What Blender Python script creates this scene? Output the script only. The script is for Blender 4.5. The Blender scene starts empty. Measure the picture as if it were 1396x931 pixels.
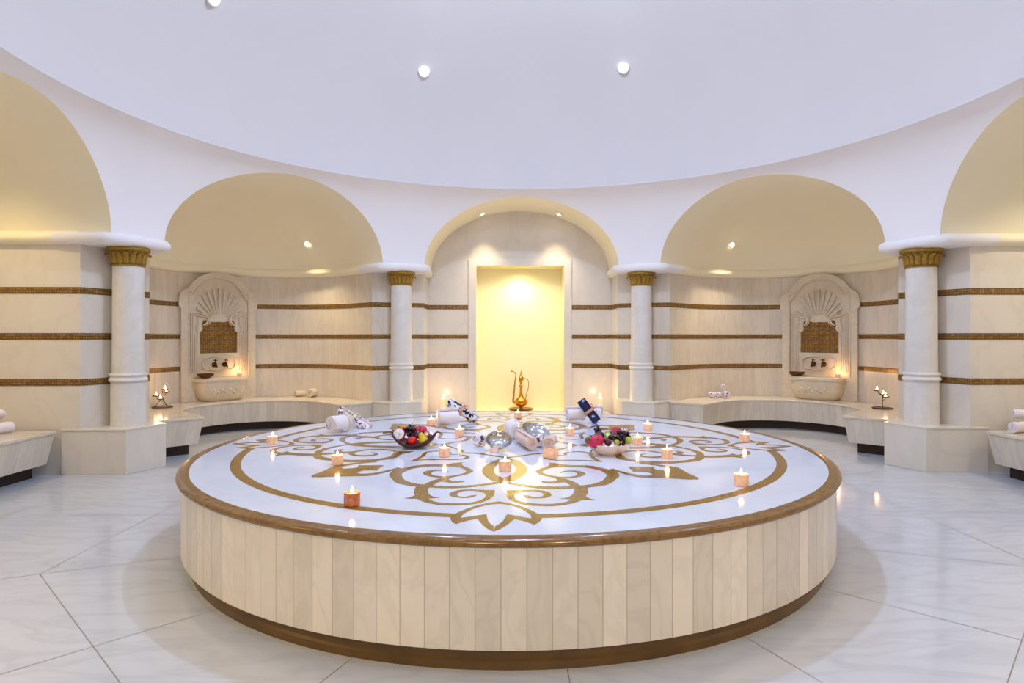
import bpy, bmesh, math, random
from math import sin, cos, pi, sqrt, radians as RAD
from mathutils import Vector, Matrix
from mathutils.geometry import tessellate_polygon
random.seed(7)
SC = bpy.context.scene
COL = SC.collection
# ------------------------------------------------------------------ camera, world, exposure
F = 860.0; HZ = 458.7; CH = 1.4                      # focal length in px, horizon row, camera height
cam = bpy.data.cameras.new('camera'); camo = bpy.data.objects.new('camera', cam); COL.objects.link(camo)
camo.location = (0, 0, CH); camo.rotation_euler = (pi/2, 0, 0)
cam.sensor_width = 36; cam.lens = F/1396*36; cam.shift_y = -(465.5-HZ)/1396; cam.clip_start = .05
SC.camera = camo
w = bpy.data.worlds.new('world'); SC.world = w; w.use_nodes = True
w.node_tree.nodes['Background'].inputs[0].default_value = (.8, .85, 1, 1)
w.node_tree.nodes['Background'].inputs[1].default_value = .3
SC.view_settings.view_transform = 'Standard'; SC.view_settings.look = 'None'
SC.view_settings.exposure = 0.10; SC.view_settings.gamma = 1; SC.view_settings.use_curve_mapping = False
SC.cycles.max_bounces = 10; SC.cycles.diffuse_bounces = 6; SC.cycles.glossy_bounces = 4
SC.cycles.sample_clamp_indirect = 6
# light powers (W)
P_APEX = 345; P_PORT = 44; P_NICHE = 185; P_FRONT = 85; P_DOOR = 56; P_SIDE = 50; P_CANDLE = .5; P_REAR_FILL = 150
COOL = (.56, .71, 1.0); WARM_L = (1.0, .76, .38); WARM_R = (1.0, .80, .52); YEL = (1.0, .82, .38); FLAME = (1.0, .55, .22)
# room frame
CX, CY, ROT = .2, 5.0, RAD(-.8)
def P(ax, lat, az, z=0.0):
    "room point: bay azimuth az (deg, 0 = far bay, + to the right), axial distance, lateral offset"
    a = RAD(az) + ROT
    return Vector((CX + ax*sin(a) + lat*cos(a), CY + ax*cos(a) - lat*sin(a), z))
def at(x, y, z):
    "where the ray through pixel (x, y) meets the level z"
    Y = (CH - z)*F/(y - HZ)
    return Vector(((x - 698)/F*Y, Y, z))
def lamp(name, loc, power, color, radius=.05, kind='POINT', spot=120, blend=.6, aim=None, label=None, parent=None):
    l = bpy.data.lights.new(name, kind); l.energy = power; l.color = color
    l.shadow_soft_size = radius
    if kind == 'SPOT': l.spot_size = RAD(spot); l.spot_blend = blend
    o = bpy.data.objects.new(name, l); COL.objects.link(o); o.location = loc
    if aim is not None: o.rotation_euler = (Vector(aim) - Vector(loc)).to_track_quat('-Z', 'Y').to_euler()
    return o
# ------------------------------------------------------------------ materials
def srgb(r, g, b):
    f = lambda c: (c/12.92 if c <= .04045 else ((c+.055)/1.055)**2.4)
    return (f(r/255), f(g/255), f(b/255), 1)
MAT = {}
class NT:
    def __init__(s, name):
        s.m = bpy.data.materials.new(name); s.m.use_nodes = True; s.t = s.m.node_tree
        s.b = s.t.nodes['Principled BSDF']; MAT[name] = s.m
    def n(s, typ, **kw):
        nd = s.t.nodes.new(typ)
        for k, v in kw.items():
            if k.startswith('i_'):
                key = k[2:]; key = int(key) if key.isdigit() else key.replace('_', ' ')
                nd.inputs[key].default_value = v
            else: setattr(nd, k, v)
        return nd
    def l(s, a, b): s.t.links.new(a, b)
    def math(s, op, a, b=None):
        nd = s.n('ShaderNodeMath', operation=op)
        for i, v in enumerate((a, b)):
            if v is None: continue
            if isinstance(v, (int, float)): nd.inputs[i].default_value = v
            else: s.l(v, nd.inputs[i])
        return nd.outputs[0]
    def ramp(s, fac, stops):
        r = s.n('ShaderNodeValToRGB'); s.l(fac, r.inputs[0])
        e = r.color_ramp.elements
        while len(e) < len(stops): e.new(.5)
        for el, (p, c) in zip(e, stops): el.position = p; el.color = c
        return r.outputs[0]
    def mix(s, fac, a, b, blend='MIX'):
        m = s.n('ShaderNodeMix', data_type='RGBA', blend_type=blend)
        for inp, v in ((m.inputs[0], fac), (m.inputs[6], a), (m.inputs[7], b)):
            if isinstance(v, (int, float, tuple)): inp.default_value = v
            else: s.l(v, inp)
        return m.outputs[2]
    def bump(s, h, dist=.002, strength=.4):
        b = s.n('ShaderNodeBump'); b.inputs['Strength'].default_value = strength; b.inputs['Distance'].default_value = dist
        s.l(h, b.inputs['Height']); s.l(b.outputs[0], s.b.inputs['Normal'])
def plain(name, col, rough=.5, metal=0, noise=.06, scale=12, emit=None, estr=0, coat=0, trans=0, bump=0, sss=0):
    s = NT(name); tc = s.n('ShaderNodeTexCoord')
    nz = s.n('ShaderNodeTexNoise'); nz.inputs['Scale'].default_value = scale; nz.inputs['Detail'].default_value = 4
    s.l(tc.outputs['Object'], nz.inputs['Vector'])
    d = tuple(c*(1-noise) for c in col[:3]) + (1,); e = tuple(min(1, c*(1+noise)) for c in col[:3]) + (1,)
    s.l(s.ramp(nz.outputs[0], [(.3, d), (.7, e)]), s.b.inputs['Base Color'])
    s.b.inputs['Roughness'].default_value = rough; s.b.inputs['Metallic'].default_value = metal
    s.b.inputs['Coat Weight'].default_value = coat; s.b.inputs['Transmission Weight'].default_value = trans
    s.b.inputs['Subsurface Weight'].default_value = sss
    if emit: s.b.inputs['Emission Color'].default_value = emit; s.b.inputs['Emission Strength'].default_value = estr
    if bump: s.bump(nz.outputs[0], bump, .5)
    return s.m
def marble(name, base, vein, rough=.2, uv=False, scale=1.0, stretch=(1, 1, 1), amount=.5, tile=0, tint=.1, joint=.0):
    "veined marble; uv: metres along the wall; tile: width of upright slabs with tints of their own"
    s = NT(name); tc = s.n('ShaderNodeTexCoord'); src = tc.outputs['UV' if uv else 'Object']
    mp = s.n('ShaderNodeMapping'); mp.inputs['Scale'].default_value = stretch; s.l(src, mp.inputs['Vector'])
    vec = mp.outputs[0]
    if tile:
        sp = s.n('ShaderNodeSeparateXYZ'); s.l(src, sp.inputs[0])
        q = s.math('DIVIDE', sp.outputs[0], tile); fl = s.math('FLOOR', q)
        wn = s.n('ShaderNodeTexWhiteNoise', noise_dimensions='1D'); s.l(fl, wn.inputs['W'])
        off = s.n('ShaderNodeVectorMath', operation='MULTIPLY_ADD'); s.l(wn.outputs['Color'], off.inputs[0])
        off.inputs[1].default_value = (7, 7, 7); s.l(vec, off.inputs[2]); vec = off.outputs[0]
    n1 = s.n('ShaderNodeTexNoise'); n1.inputs['Scale'].default_value = 2.2*scale; n1.inputs['Detail'].default_value = 8
    n1.inputs['Distortion'].default_value = 1.2; s.l(vec, n1.inputs['Vector'])
    n2 = s.n('ShaderNodeTexNoise'); n2.inputs['Scale'].default_value = 9*scale; n2.inputs['Detail'].default_value = 6
    s.l(vec, n2.inputs['Vector'])
    v = s.math('ABSOLUTE', s.math('SUBTRACT', n1.outputs[0], .5))
    vm = s.ramp(v, [(0, (1, 1, 1, 1)), (.07, (0, 0, 0, 1))])
    c = s.mix(s.math('MULTIPLY', n2.outputs[0], amount), base, tuple(.5*a+.5*b for a, b in zip(base, vein)))
    c = s.mix(s.math('MULTIPLY', vm, amount*.6), c, vein)
    if tile:
        f = s.math('ADD', s.math('MULTIPLY', wn.outputs['Value'], tint), 1-tint)
        g = s.n('ShaderNodeCombineColor'); [s.l(f, g.inputs[i]) for i in range(3)]
        c = s.mix(1.0, c, g.outputs[0], 'MULTIPLY')
        if joint:
            fr = s.math('FRACT', q); e = s.math('ABSOLUTE', s.math('SUBTRACT', fr, .5))
            j = s.math('MULTIPLY', s.math('GREATER_THAN', e, .5 - .0022/tile), joint)
            c = s.mix(j, c, tuple(.45*a for a in vein[:3]) + (1,))
    s.l(c, s.b.inputs['Base Color']); s.b.inputs['Roughness'].default_value = rough
    return s.m
def mosaic(name, c1, c2, grout, cell=.02, rough=.25, metal=.5):
    s = NT(name); tc = s.n('ShaderNodeTexCoord'); sp = s.n('ShaderNodeSeparateXYZ'); s.l(tc.outputs['UV'], sp.inputs[0])
    fx = s.math('DIVIDE', sp.outputs[0], cell); fy = s.math('DIVIDE', sp.outputs[1], cell)
    cv = s.n('ShaderNodeCombineXYZ'); s.l(s.math('FLOOR', fx), cv.inputs[0]); s.l(s.math('FLOOR', fy), cv.inputs[1])
    wn = s.n('ShaderNodeTexWhiteNoise', noise_dimensions='2D'); s.l(cv.outputs[0], wn.inputs['Vector'])
    c = s.mix(wn.outputs['Value'], c1, c2)
    ex = s.math('ABSOLUTE', s.math('SUBTRACT', s.math('FRACT', fx), .5)); ey = s.math('ABSOLUTE', s.math('SUBTRACT', s.math('FRACT', fy), .5))
    g = s.math('GREATER_THAN', s.math('MAXIMUM', ex, ey), .39)
    s.l(s.mix(g, c, grout), s.b.inputs['Base Color'])
    s.l(s.math('MULTIPLY', s.math('SUBTRACT', 1, g), metal), s.b.inputs['Metallic'])
    s.l(s.math('ADD', s.math('MULTIPLY', g, .4), rough), s.b.inputs['Roughness'])
    s.bump(s.math('SUBTRACT', 1, g), .0015, .6)
    return s.m
def spotted(name, base, mark, scale, lo, hi, stretch=(1, 1, 1), rough=.9):
    s = NT(name); tc = s.n('ShaderNodeTexCoord'); mp = s.n('ShaderNodeMapping'); mp.inputs['Scale'].default_value = stretch
    s.l(tc.outputs['Object'], mp.inputs[0])
    nz = s.n('ShaderNodeTexNoise'); nz.inputs['Scale'].default_value = scale; nz.inputs['Detail'].default_value = 3
    s.l(mp.outputs[0], nz.inputs['Vector'])
    s.l(s.ramp(nz.outputs[0], [(lo, base), (hi, mark)]), s.b.inputs['Base Color']); s.b.inputs['Roughness'].default_value = rough
    s.bump(nz.outputs[0], .003, .5)
    return s.m
CREAM = srgb(228, 216, 198); VEIN = srgb(168, 150, 130)
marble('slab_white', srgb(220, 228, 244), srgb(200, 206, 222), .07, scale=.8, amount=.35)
marble('slab_side', srgb(232, 224, 214), srgb(190, 180, 170), .3, uv=True, stretch=(2.2, 1.3, 1), scale=.9, amount=.36, tile=.107, tint=.22, joint=.55)
marble('floor_marble', srgb(200, 205, 216), srgb(160, 164, 176), .10, scale=.9, stretch=(.6, 2.0, 1), amount=.40)
plain('floor_joint', srgb(142, 136, 132), .4)
marble('wall_marble', srgb(232, 221, 203), srgb(190, 174, 156), .28, uv=True, stretch=(2.4, .5, 1), scale=.9, amount=.38, tile=.21, tint=.08)
marble('pier_marble', srgb(232, 224, 211), srgb(204, 194, 182), .2, uv=True, scale=.9, stretch=(1, .6, 1), amount=.3, tile=.9, tint=.04)
marble('bench_marble', srgb(232, 222, 205), srgb(192, 178, 160), .25, uv=True, stretch=(2.5, .5, 1), amount=.38, tile=.107, tint=.10, joint=.25)
marble('top_marble', srgb(228, 218, 200), srgb(190, 172, 148), .15, scale=.8, amount=.4)
marble('column_marble', srgb(232, 228, 222), srgb(200, 192, 184), .35, scale=1.2, amount=.3)
marble('fountain_stone', srgb(222, 208, 184), srgb(182, 160, 130), .45, scale=2, amount=.35)
marble('gold_stone', srgb(146, 108, 30), srgb(110, 78, 22), .14, scale=5, amount=.6)
marble('rim_stone', srgb(138, 102, 52), srgb(84, 58, 28), .16, scale=4, amount=.8)
plain('dark_plinth', srgb(92, 66, 30), .35, noise=.25, scale=6)
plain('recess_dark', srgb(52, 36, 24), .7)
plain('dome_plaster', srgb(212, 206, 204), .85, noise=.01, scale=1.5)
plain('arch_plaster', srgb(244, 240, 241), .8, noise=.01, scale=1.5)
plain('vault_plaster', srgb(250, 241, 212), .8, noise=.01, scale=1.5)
plain('niche_yellow', srgb(250, 240, 196), .35, noise=.02, scale=2)
mosaic('gold_mosaic', srgb(178, 134, 56), srgb(134, 96, 38), srgb(66, 46, 26), .026, metal=.2)
plain('gilding', srgb(164, 128, 52), .45, metal=.55, noise=.25, scale=30, bump=.003)
plain('brass', srgb(190, 140, 52), .28, metal=1, noise=.15, scale=20)
plain('old_bronze', srgb(96, 66, 40), .35, metal=.9, noise=.2, scale=30)
plain('silver', srgb(205, 205, 208), .12, metal=1, noise=.05, scale=30)
plain('steel', srgb(140, 130, 115), .3, metal=1)
plain('wax', srgb(238, 214, 180), .5, sss=.2, emit=srgb(255, 190, 110), estr=.5)
plain('amber_glass', srgb(226, 186, 158), .2, noise=.2, scale=60, emit=srgb(240, 170, 120), estr=.2)
plain('amber_glass_dark', srgb(170, 106, 74), .2, noise=.35, scale=50, emit=srgb(230, 110, 50), estr=.12)
plain('flame', srgb(255, 220, 150), .5, emit=(1, .66, .3, 1), estr=26)
plain('wick', srgb(30, 22, 18), .9)
plain('port_glow', (1, 1, 1, 1), .5, emit=(.93, .96, 1, 1), estr=3.5)
plain('spot_glow', (1, 1, 1, 1), .5, emit=(1, .90, .62, 1), estr=16)
plain('white_enamel', srgb(235, 232, 225), .4)
plain('towel_white', srgb(236, 228, 234), .95, noise=.05, scale=90, bump=.004)
plain('towel_pink', srgb(226, 200, 190), .95, noise=.08, scale=80, bump=.004)
plain('towel_cream', srgb(226, 210, 186), .95, noise=.08, scale=80, bump=.004)
spotted('towel_brown_dashes', srgb(236, 226, 234), srgb(100, 72, 76), 34, .55, .60)
spotted('towel_black_bands', srgb(232, 232, 244), srgb(18, 20, 40), 26, .52, .55)
spotted('towel_navy', srgb(28, 38, 86), srgb(170, 178, 214), 24, .60, .68, (1, .3, 1))
plain('ribbon', srgb(206, 150, 116), .6)
plain('wood_bowl', srgb(64, 20, 20), .6, noise=.3, scale=14)
plain('ceramic', srgb(240, 214, 200), .2, coat=.5)
plain('apple_red', srgb(190, 22, 26), .25, noise=.35, scale=14, coat=.4)
plain('pear_yellow', srgb(214, 196, 44), .35, noise=.12, scale=14)
plain('pitaya_pink', srgb(206, 30, 84), .4, noise=.2, scale=12)
spotted('pitaya_flesh', srgb(236, 232, 240), srgb(40, 40, 60), 140, .60, .64, rough=.4)
plain('grape_black', srgb(42, 20, 40), .22, noise=.2, coat=.3)
plain('grape_green', srgb(164, 184, 62), .25, noise=.15)
plain('plum', srgb(74, 34, 56), .3, noise=.25)
plain('orange_peel', srgb(222, 150, 40), .45, noise=.15, scale=50)
plain('fig_flesh', srgb(200, 110, 120), .4, noise=.3, scale=60)
plain('kiwi_green', srgb(130, 180, 90), .35, noise=.3, scale=50)
plain('kiwi_core', srgb(226, 232, 200), .4)
plain('leaf_green', srgb(96, 108, 44), .5, noise=.3, scale=30)
plain('dried_brown', srgb(126, 88, 46), .7, noise=.4, scale=40)
plain('pomegranate', srgb(150, 22, 40), .3, noise=.4, scale=60)
# ------------------------------------------------------------------ mesh helpers
class M:
    def __init__(s): s.v = []; s.f = []; s.uv = []; s.mi = []
    def q(s, pts, uvs=None, mi=0):
        b = len(s.v); s.v += [tuple(p) for p in pts]; s.f.append(tuple(range(b, b+len(pts))))
        s.uv += list(uvs) if uvs else [(p[0]+p[1], p[2]) for p in pts]; s.mi.append(mi)
    def grid(s, rows, uvs=None, mi=0, closed=False):
        n = len(rows[0])
        for i in range(len(rows)-1):
            for j in range(n if closed else n-1):
                k = (j+1) % n
                pts = [rows[i][j], rows[i][k], rows[i+1][k], rows[i+1][j]]
                s.q(pts, [uvs[i][j], uvs[i][k], uvs[i+1][k], uvs[i+1][j]] if uvs else None, mi)
    def tube(s, path, rad, n=10, mi=0, cap=True):
        path = [Vector(p) for p in path]; rr = rad if isinstance(rad, (list, tuple)) else [rad]*len(path)
        rows = []; up = None
        for i, p in enumerate(path):
            d = (path[min(i+1, len(path)-1)] - path[max(i-1, 0)]).normalized()
            if up is None: up = Vector((0, 0, 1)) if abs(d.z) < .9 else Vector((1, 0, 0))
            a = d.cross(up).normalized(); up = a.cross(d).normalized()
            rows.append([p + rr[i]*(a*cos(2*pi*k/n) + up*sin(2*pi*k/n)) for k in range(n)])
        s.grid(rows, mi=mi, closed=True)
        if cap: s.q(rows[0][::-1], mi=mi); s.q(rows[-1], mi=mi)
    def lathe(s, prof, n=32, c=(0, 0, 0), mi=0, fn=None, caps=True):
        rows = []
        for (r, z) in prof:
            rows.append([Vector((c[0] + (r*(fn(2*pi*k/n, z) if fn else 1))*cos(2*pi*k/n), c[1] + (r*(fn(2*pi*k/n, z) if fn else 1))*sin(2*pi*k/n), c[2]+z)) for k in range(n)])
        s.grid(rows, mi=mi, closed=True)
        if caps:
            if prof[0][0] > 1e-4: s.q(rows[0][::-1], mi=mi)
            if prof[-1][0] > 1e-4: s.q(rows[-1], mi=mi)
    def ball(s, c, r, sc=(1, 1, 1), n=14, m=9, mi=0, fn=None, rot=None):
        rows = []
        for i in range(m+1):
            t = pi*i/m; row = []
            for k in range(n):
                a = 2*pi*k/n; d = Vector((sin(t)*cos(a)*sc[0], sin(t)*sin(a)*sc[1], -cos(t)*sc[2]))
                d *= r*(fn(t, a) if fn else 1)
                if rot is not None: d = rot @ d
                row.append(Vector(c) + d)
            rows.append(row)
        s.grid(rows, mi=mi, closed=True)
    def box(s, lo, hi, mi=0):
        x0, y0, z0 = lo; x1, y1, z1 = hi
        V = [(x0,y0,z0),(x1,y0,z0),(x1,y1,z0),(x0,y1,z0),(x0,y0,z1),(x1,y0,z1),(x1,y1,z1),(x0,y1,z1)]
        for f in ((0,3,2,1),(4,5,6,7),(0,1,5,4),(1,2,6,5),(2,3,7,6),(3,0,4,7)): s.q([V[i] for i in f], mi=mi)
    def prism(s, poly, z0, z1, mi=0, bot=None):
        "poly: list of 2D/3D world points; bot: its lower outline when it differs"
        bot = bot or poly; n = len(poly); L = 0
        T = [Vector((p[0], p[1], z1)) for p in poly]; B = [Vector((p[0], p[1], z0)) for p in bot]
        s.poly(T, mi); s.poly(B[::-1], mi)
        for i in range(n):
            j = (i+1) % n; d = (T[j]-T[i]).length
            s.q([B[i], B[j], T[j], T[i]], [(L, z0), (L+d, z0), (L+d, z1), (L, z1)], mi); L += d
    def poly(s, pts, mi=0):
        pts = [Vector(p) for p in pts]
        for tri in tessellate_polygon([pts]): 
            a, b, c = [pts[i] for i in tri]
            nrm = (b-a).cross(c-a); ref = Vector((0, 0, 0))
            for i in range(len(pts)): ref += pts[i-1].cross(pts[i])
            if nrm.dot(ref) < 0: a, b, c = a, c, b
            s.q([a, b, c], mi=mi)
    def build(s, name, mats, parent=None, smooth=True, angle=40, merge=True, bevel=0, subsurf=0, loc=None, solid=0):
        me = bpy.data.meshes.new(name); me.from_pydata(s.v, [], s.f)
        uvl = me.uv_layers.new(name='UVMap')
        for i, uv in enumerate(s.uv): uvl.data[i].uv = uv
        for m in ([mats] if isinstance(mats, str) else mats): me.materials.append(MAT[m])
        for p, mi in zip(me.polygons, s.mi): p.material_index = mi
        bm = bmesh.new(); bm.from_mesh(me)
        if merge: bmesh.ops.remove_doubles(bm, verts=bm.verts, dist=1e-5)
        bmesh.ops.dissolve_degenerate(bm, dist=1e-6, edges=bm.edges)
        bmesh.ops.recalc_face_normals(bm, faces=bm.faces) if s_recalc else None
        for f in bm.faces: f.smooth = smooth
        if smooth:
            ca = RAD(angle)
            for e in bm.edges:
                if len(e.link_faces) == 2 and e.calc_face_angle(0) > ca: e.smooth = False
        bm.to_mesh(me); bm.free()
        o = bpy.data.objects.new(name, me); COL.objects.link(o)
        if parent is not None: o.parent = parent
        if loc is not None: o.location = loc
        if solid: md = o.modifiers.new('t', 'SOLIDIFY'); md.thickness = solid; md.offset = 1
        if bevel: md = o.modifiers.new('b', 'BEVEL'); md.width = bevel; md.segments = 3; md.limit_method = 'ANGLE'; md.angle_limit = RAD(35)
        if subsurf: md = o.modifiers.new('s', 'SUBSURF'); md.levels = md.render_levels = subsurf
        return o
s_recalc = True
def tag(o, label, cat, group=None):
    o['label'] = label; o['category'] = cat
    if group: o['group'] = group
    return o
def struct(o): o['kind'] = 'structure'; return o
def thing(name, label, cat, loc=(0, 0, 0), rz=0, group=None):
    o = bpy.data.objects.new(name, None); COL.objects.link(o); o.location = loc; o.rotation_euler = (0, 0, rz)
    o.empty_display_size = .1
    return tag(o, label, cat, group)
def copy_tree(src, label, loc, rz=None, rot=None, sc=None):
    r = src.copy(); COL.objects.link(r); r.location = loc; r['label'] = label
    if rz is not None: r.rotation_euler = (0, 0, rz)
    if rot is not None: r.rotation_euler = rot
    if sc is not None: r.scale = (sc,)*3 if isinstance(sc, (int, float)) else sc
    for ch in list(src.children):
        c = ch.copy(); COL.objects.link(c); c.parent = r
        for g in list(ch.children):
            d = g.copy(); COL.objects.link(d); d.parent = c
    return r
def smooth_closed(pts, sub=6):
    out = []; n = len(pts)
    for i in range(n):
        p1 = pts[i]; p2 = pts[(i+1) % n]; p0 = p1 if len(p1) > 2 else pts[i-1]; p3 = p2 if len(p2) > 2 else pts[(i+2) % n]
        for k in range(sub):
            t = k/sub
            out.append(tuple(.5*(2*p1[a] + (p2[a]-p0[a])*t + (2*p0[a]-5*p1[a]+4*p2[a]-p3[a])*t*t + (-p0[a]+3*p1[a]-3*p2[a]+p3[a])*t**3) for a in (0, 1)))
    return out
def smooth_open(pts, sub=6):
    dm = min(len(p) for p in pts); pts = [tuple(p[:dm]) for p in pts]
    out = []; n = len(pts)
    for i in range(n-1):
        p1 = pts[i]; p2 = pts[i+1]; p0 = pts[max(i-1, 0)]; p3 = pts[min(i+2, n-1)]
        for k in range(sub):
            t = k/sub
            out.append(tuple(.5*(2*p1[a] + (p2[a]-p0[a])*t + (2*p0[a]-5*p1[a]+4*p2[a]-p3[a])*t*t + (-p0[a]+3*p1[a]-3*p2[a]+p3[a])*t**3) for a in range(len(p1))))
    out.append(tuple(pts[-1])); return out
# ------------------------------------------------------------------ room proportions
Z0, ZR, RR, RS = 2.42, 3.48, 3.9, 4.45               # arch spring, dome rim height, rim radius, spandrel foot radius
AW, AH = 1.42, .98                                   # arch half width, rise
JL, JA, NA = 1.471, 4.565, 5.08                      # jamb lateral, pier corner axial, exedra centre axial
def rsp(z):
    k = .95; s_ = min(1, max(0, (z-Z0)/(ZR-Z0)))
    e = sqrt(1-k*k)
    return RR + (RS-RR)*(sqrt(1-(k*s_)**2)-e)/(1-e)
BAYS = [(0, 'front'), (45, 'front_right'), (90, 'right'), (135, 'rear_right'), (180, 'rear'), (-135, 'rear_left'), (-90, 'left'), (-45, 'front_left')]
EXE = (45, -45, 135, -135)
# ------------------------------------------------------------------ floor
m = M(); n = 96
ring = [P(7.4*cos(2*pi*k/n), 7.4*sin(2*pi*k/n), 0, 0) for k in range(n)]
m.poly(ring)
def line2(p, q, wd=.005):
    d = (q-p).normalized(); s_ = Vector((-d.y, d.x, 0))*wd/2; up = Vector((0, 0, .0006))
    m.q([p-s_+up, q-s_+up, q+s_+up, p+s_+up], mi=1)
for ap, zz in ((3.0, 0), (4.15, 0)):
    V = [P(ap/cos(pi/8)*cos(RAD(22.5+45*k)), ap/cos(pi/8)*sin(RAD(22.5+45*k)), 0) for k in range(8)]
    for k in range(8): line2(V[k], V[(k+1) % 8])
for k in range(16):
    a = RAD(22.5*k); line2(P(1.4*cos(a), 1.4*sin(a), 0), P(4.6*cos(a), 4.6*sin(a), 0))
struct(m.build('floor', ['floor_marble', 'floor_joint'], smooth=False, merge=False))
# ------------------------------------------------------------------ dome
m = M(); DH = 2.50; rows = []; n = 96
for i in range(25):
    t = (pi/2)*i/24*.9999
    rows.append([P((RR+.03)*cos(t)*cos(2*pi*k/n), (RR+.03)*cos(t)*sin(2*pi*k/n), 0, ZR + .03 + DH*sin(t)) for k in range(n)])
rows.insert(0, [P((RR)*cos(2*pi*k/n), (RR)*sin(2*pi*k/n), 0, ZR + .03) for k in range(n)])
rows.insert(0, [P((RR)*cos(2*pi*k/n), (RR)*sin(2*pi*k/n), 0, ZR) for k in range(n)])
m.grid(rows, closed=True)
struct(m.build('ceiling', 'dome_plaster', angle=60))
# porthole lamps of the dome
port = None
for k in range(8):
    az = 22.5 + 45*k
    zp = {7: 4.80, 0: 4.845, 6: 4.755, 1: 4.90}.get(k, 4.80); c = P((RR+.03)*sqrt(1-((zp-ZR-.03)/DH)**2) - .006, 0, az, zp); nrm = (P(0, 0, 0, 3.2) - c).normalized()
    if port is None:
        port = thing('dome_light', 'x', 'ceiling light', (0, 0, 0), group='round glass lights in the dome')
        b = M(); b.lathe([(.052, 0), (.074, .004), (.080, .014), (.074, .022), (.062, .026)], 28, caps=False); b.build('rim', 'white_enamel', port)
        b = M(); b.lathe([(.062, .018), (.060, .036), (.040, .050), (.0, .056)], 28); b.build('glass', 'port_glow', port)
        o = port
    else: o = copy_tree(port, 'x', c)
    nm = {7: 'round white glass dome light, middle one of the three in view',
          0: 'round white glass dome light, rightmost of the three in view',
          6: 'round white glass dome light cut by the top edge, at upper left'}
    o['label'] = nm.get(k, 'round white glass dome light out of view above the room')
    o.location = c - nrm*.012; o.rotation_euler = nrm.to_track_quat('Z', 'Y').to_euler()
    lamp('dome_lamp', c + nrm*.08, P_PORT, COOL, .06, 'SPOT', 158, .9, aim=P(0, 0, 0, 3.2))
t = thing('apex_light', 'round glass pendant at the top of the dome, above the frame', 'ceiling light', P(0, 0, 0, ZR+.03+DH))
b = M(); b.lathe([(.14, -.02), (.15, -.0), (.12, .0)], 28); b.build('rim', 'white_enamel', t)
b = M(); b.lathe([(0, -.07), (.07, -.06), (.12, -.03), (.13, -.015)], 28, caps=False); b.build('glass', 'port_glow', t)
lamp('apex_lamp', P(0, 0, 0, 5.84), P_APEX, COOL, .10)
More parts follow.
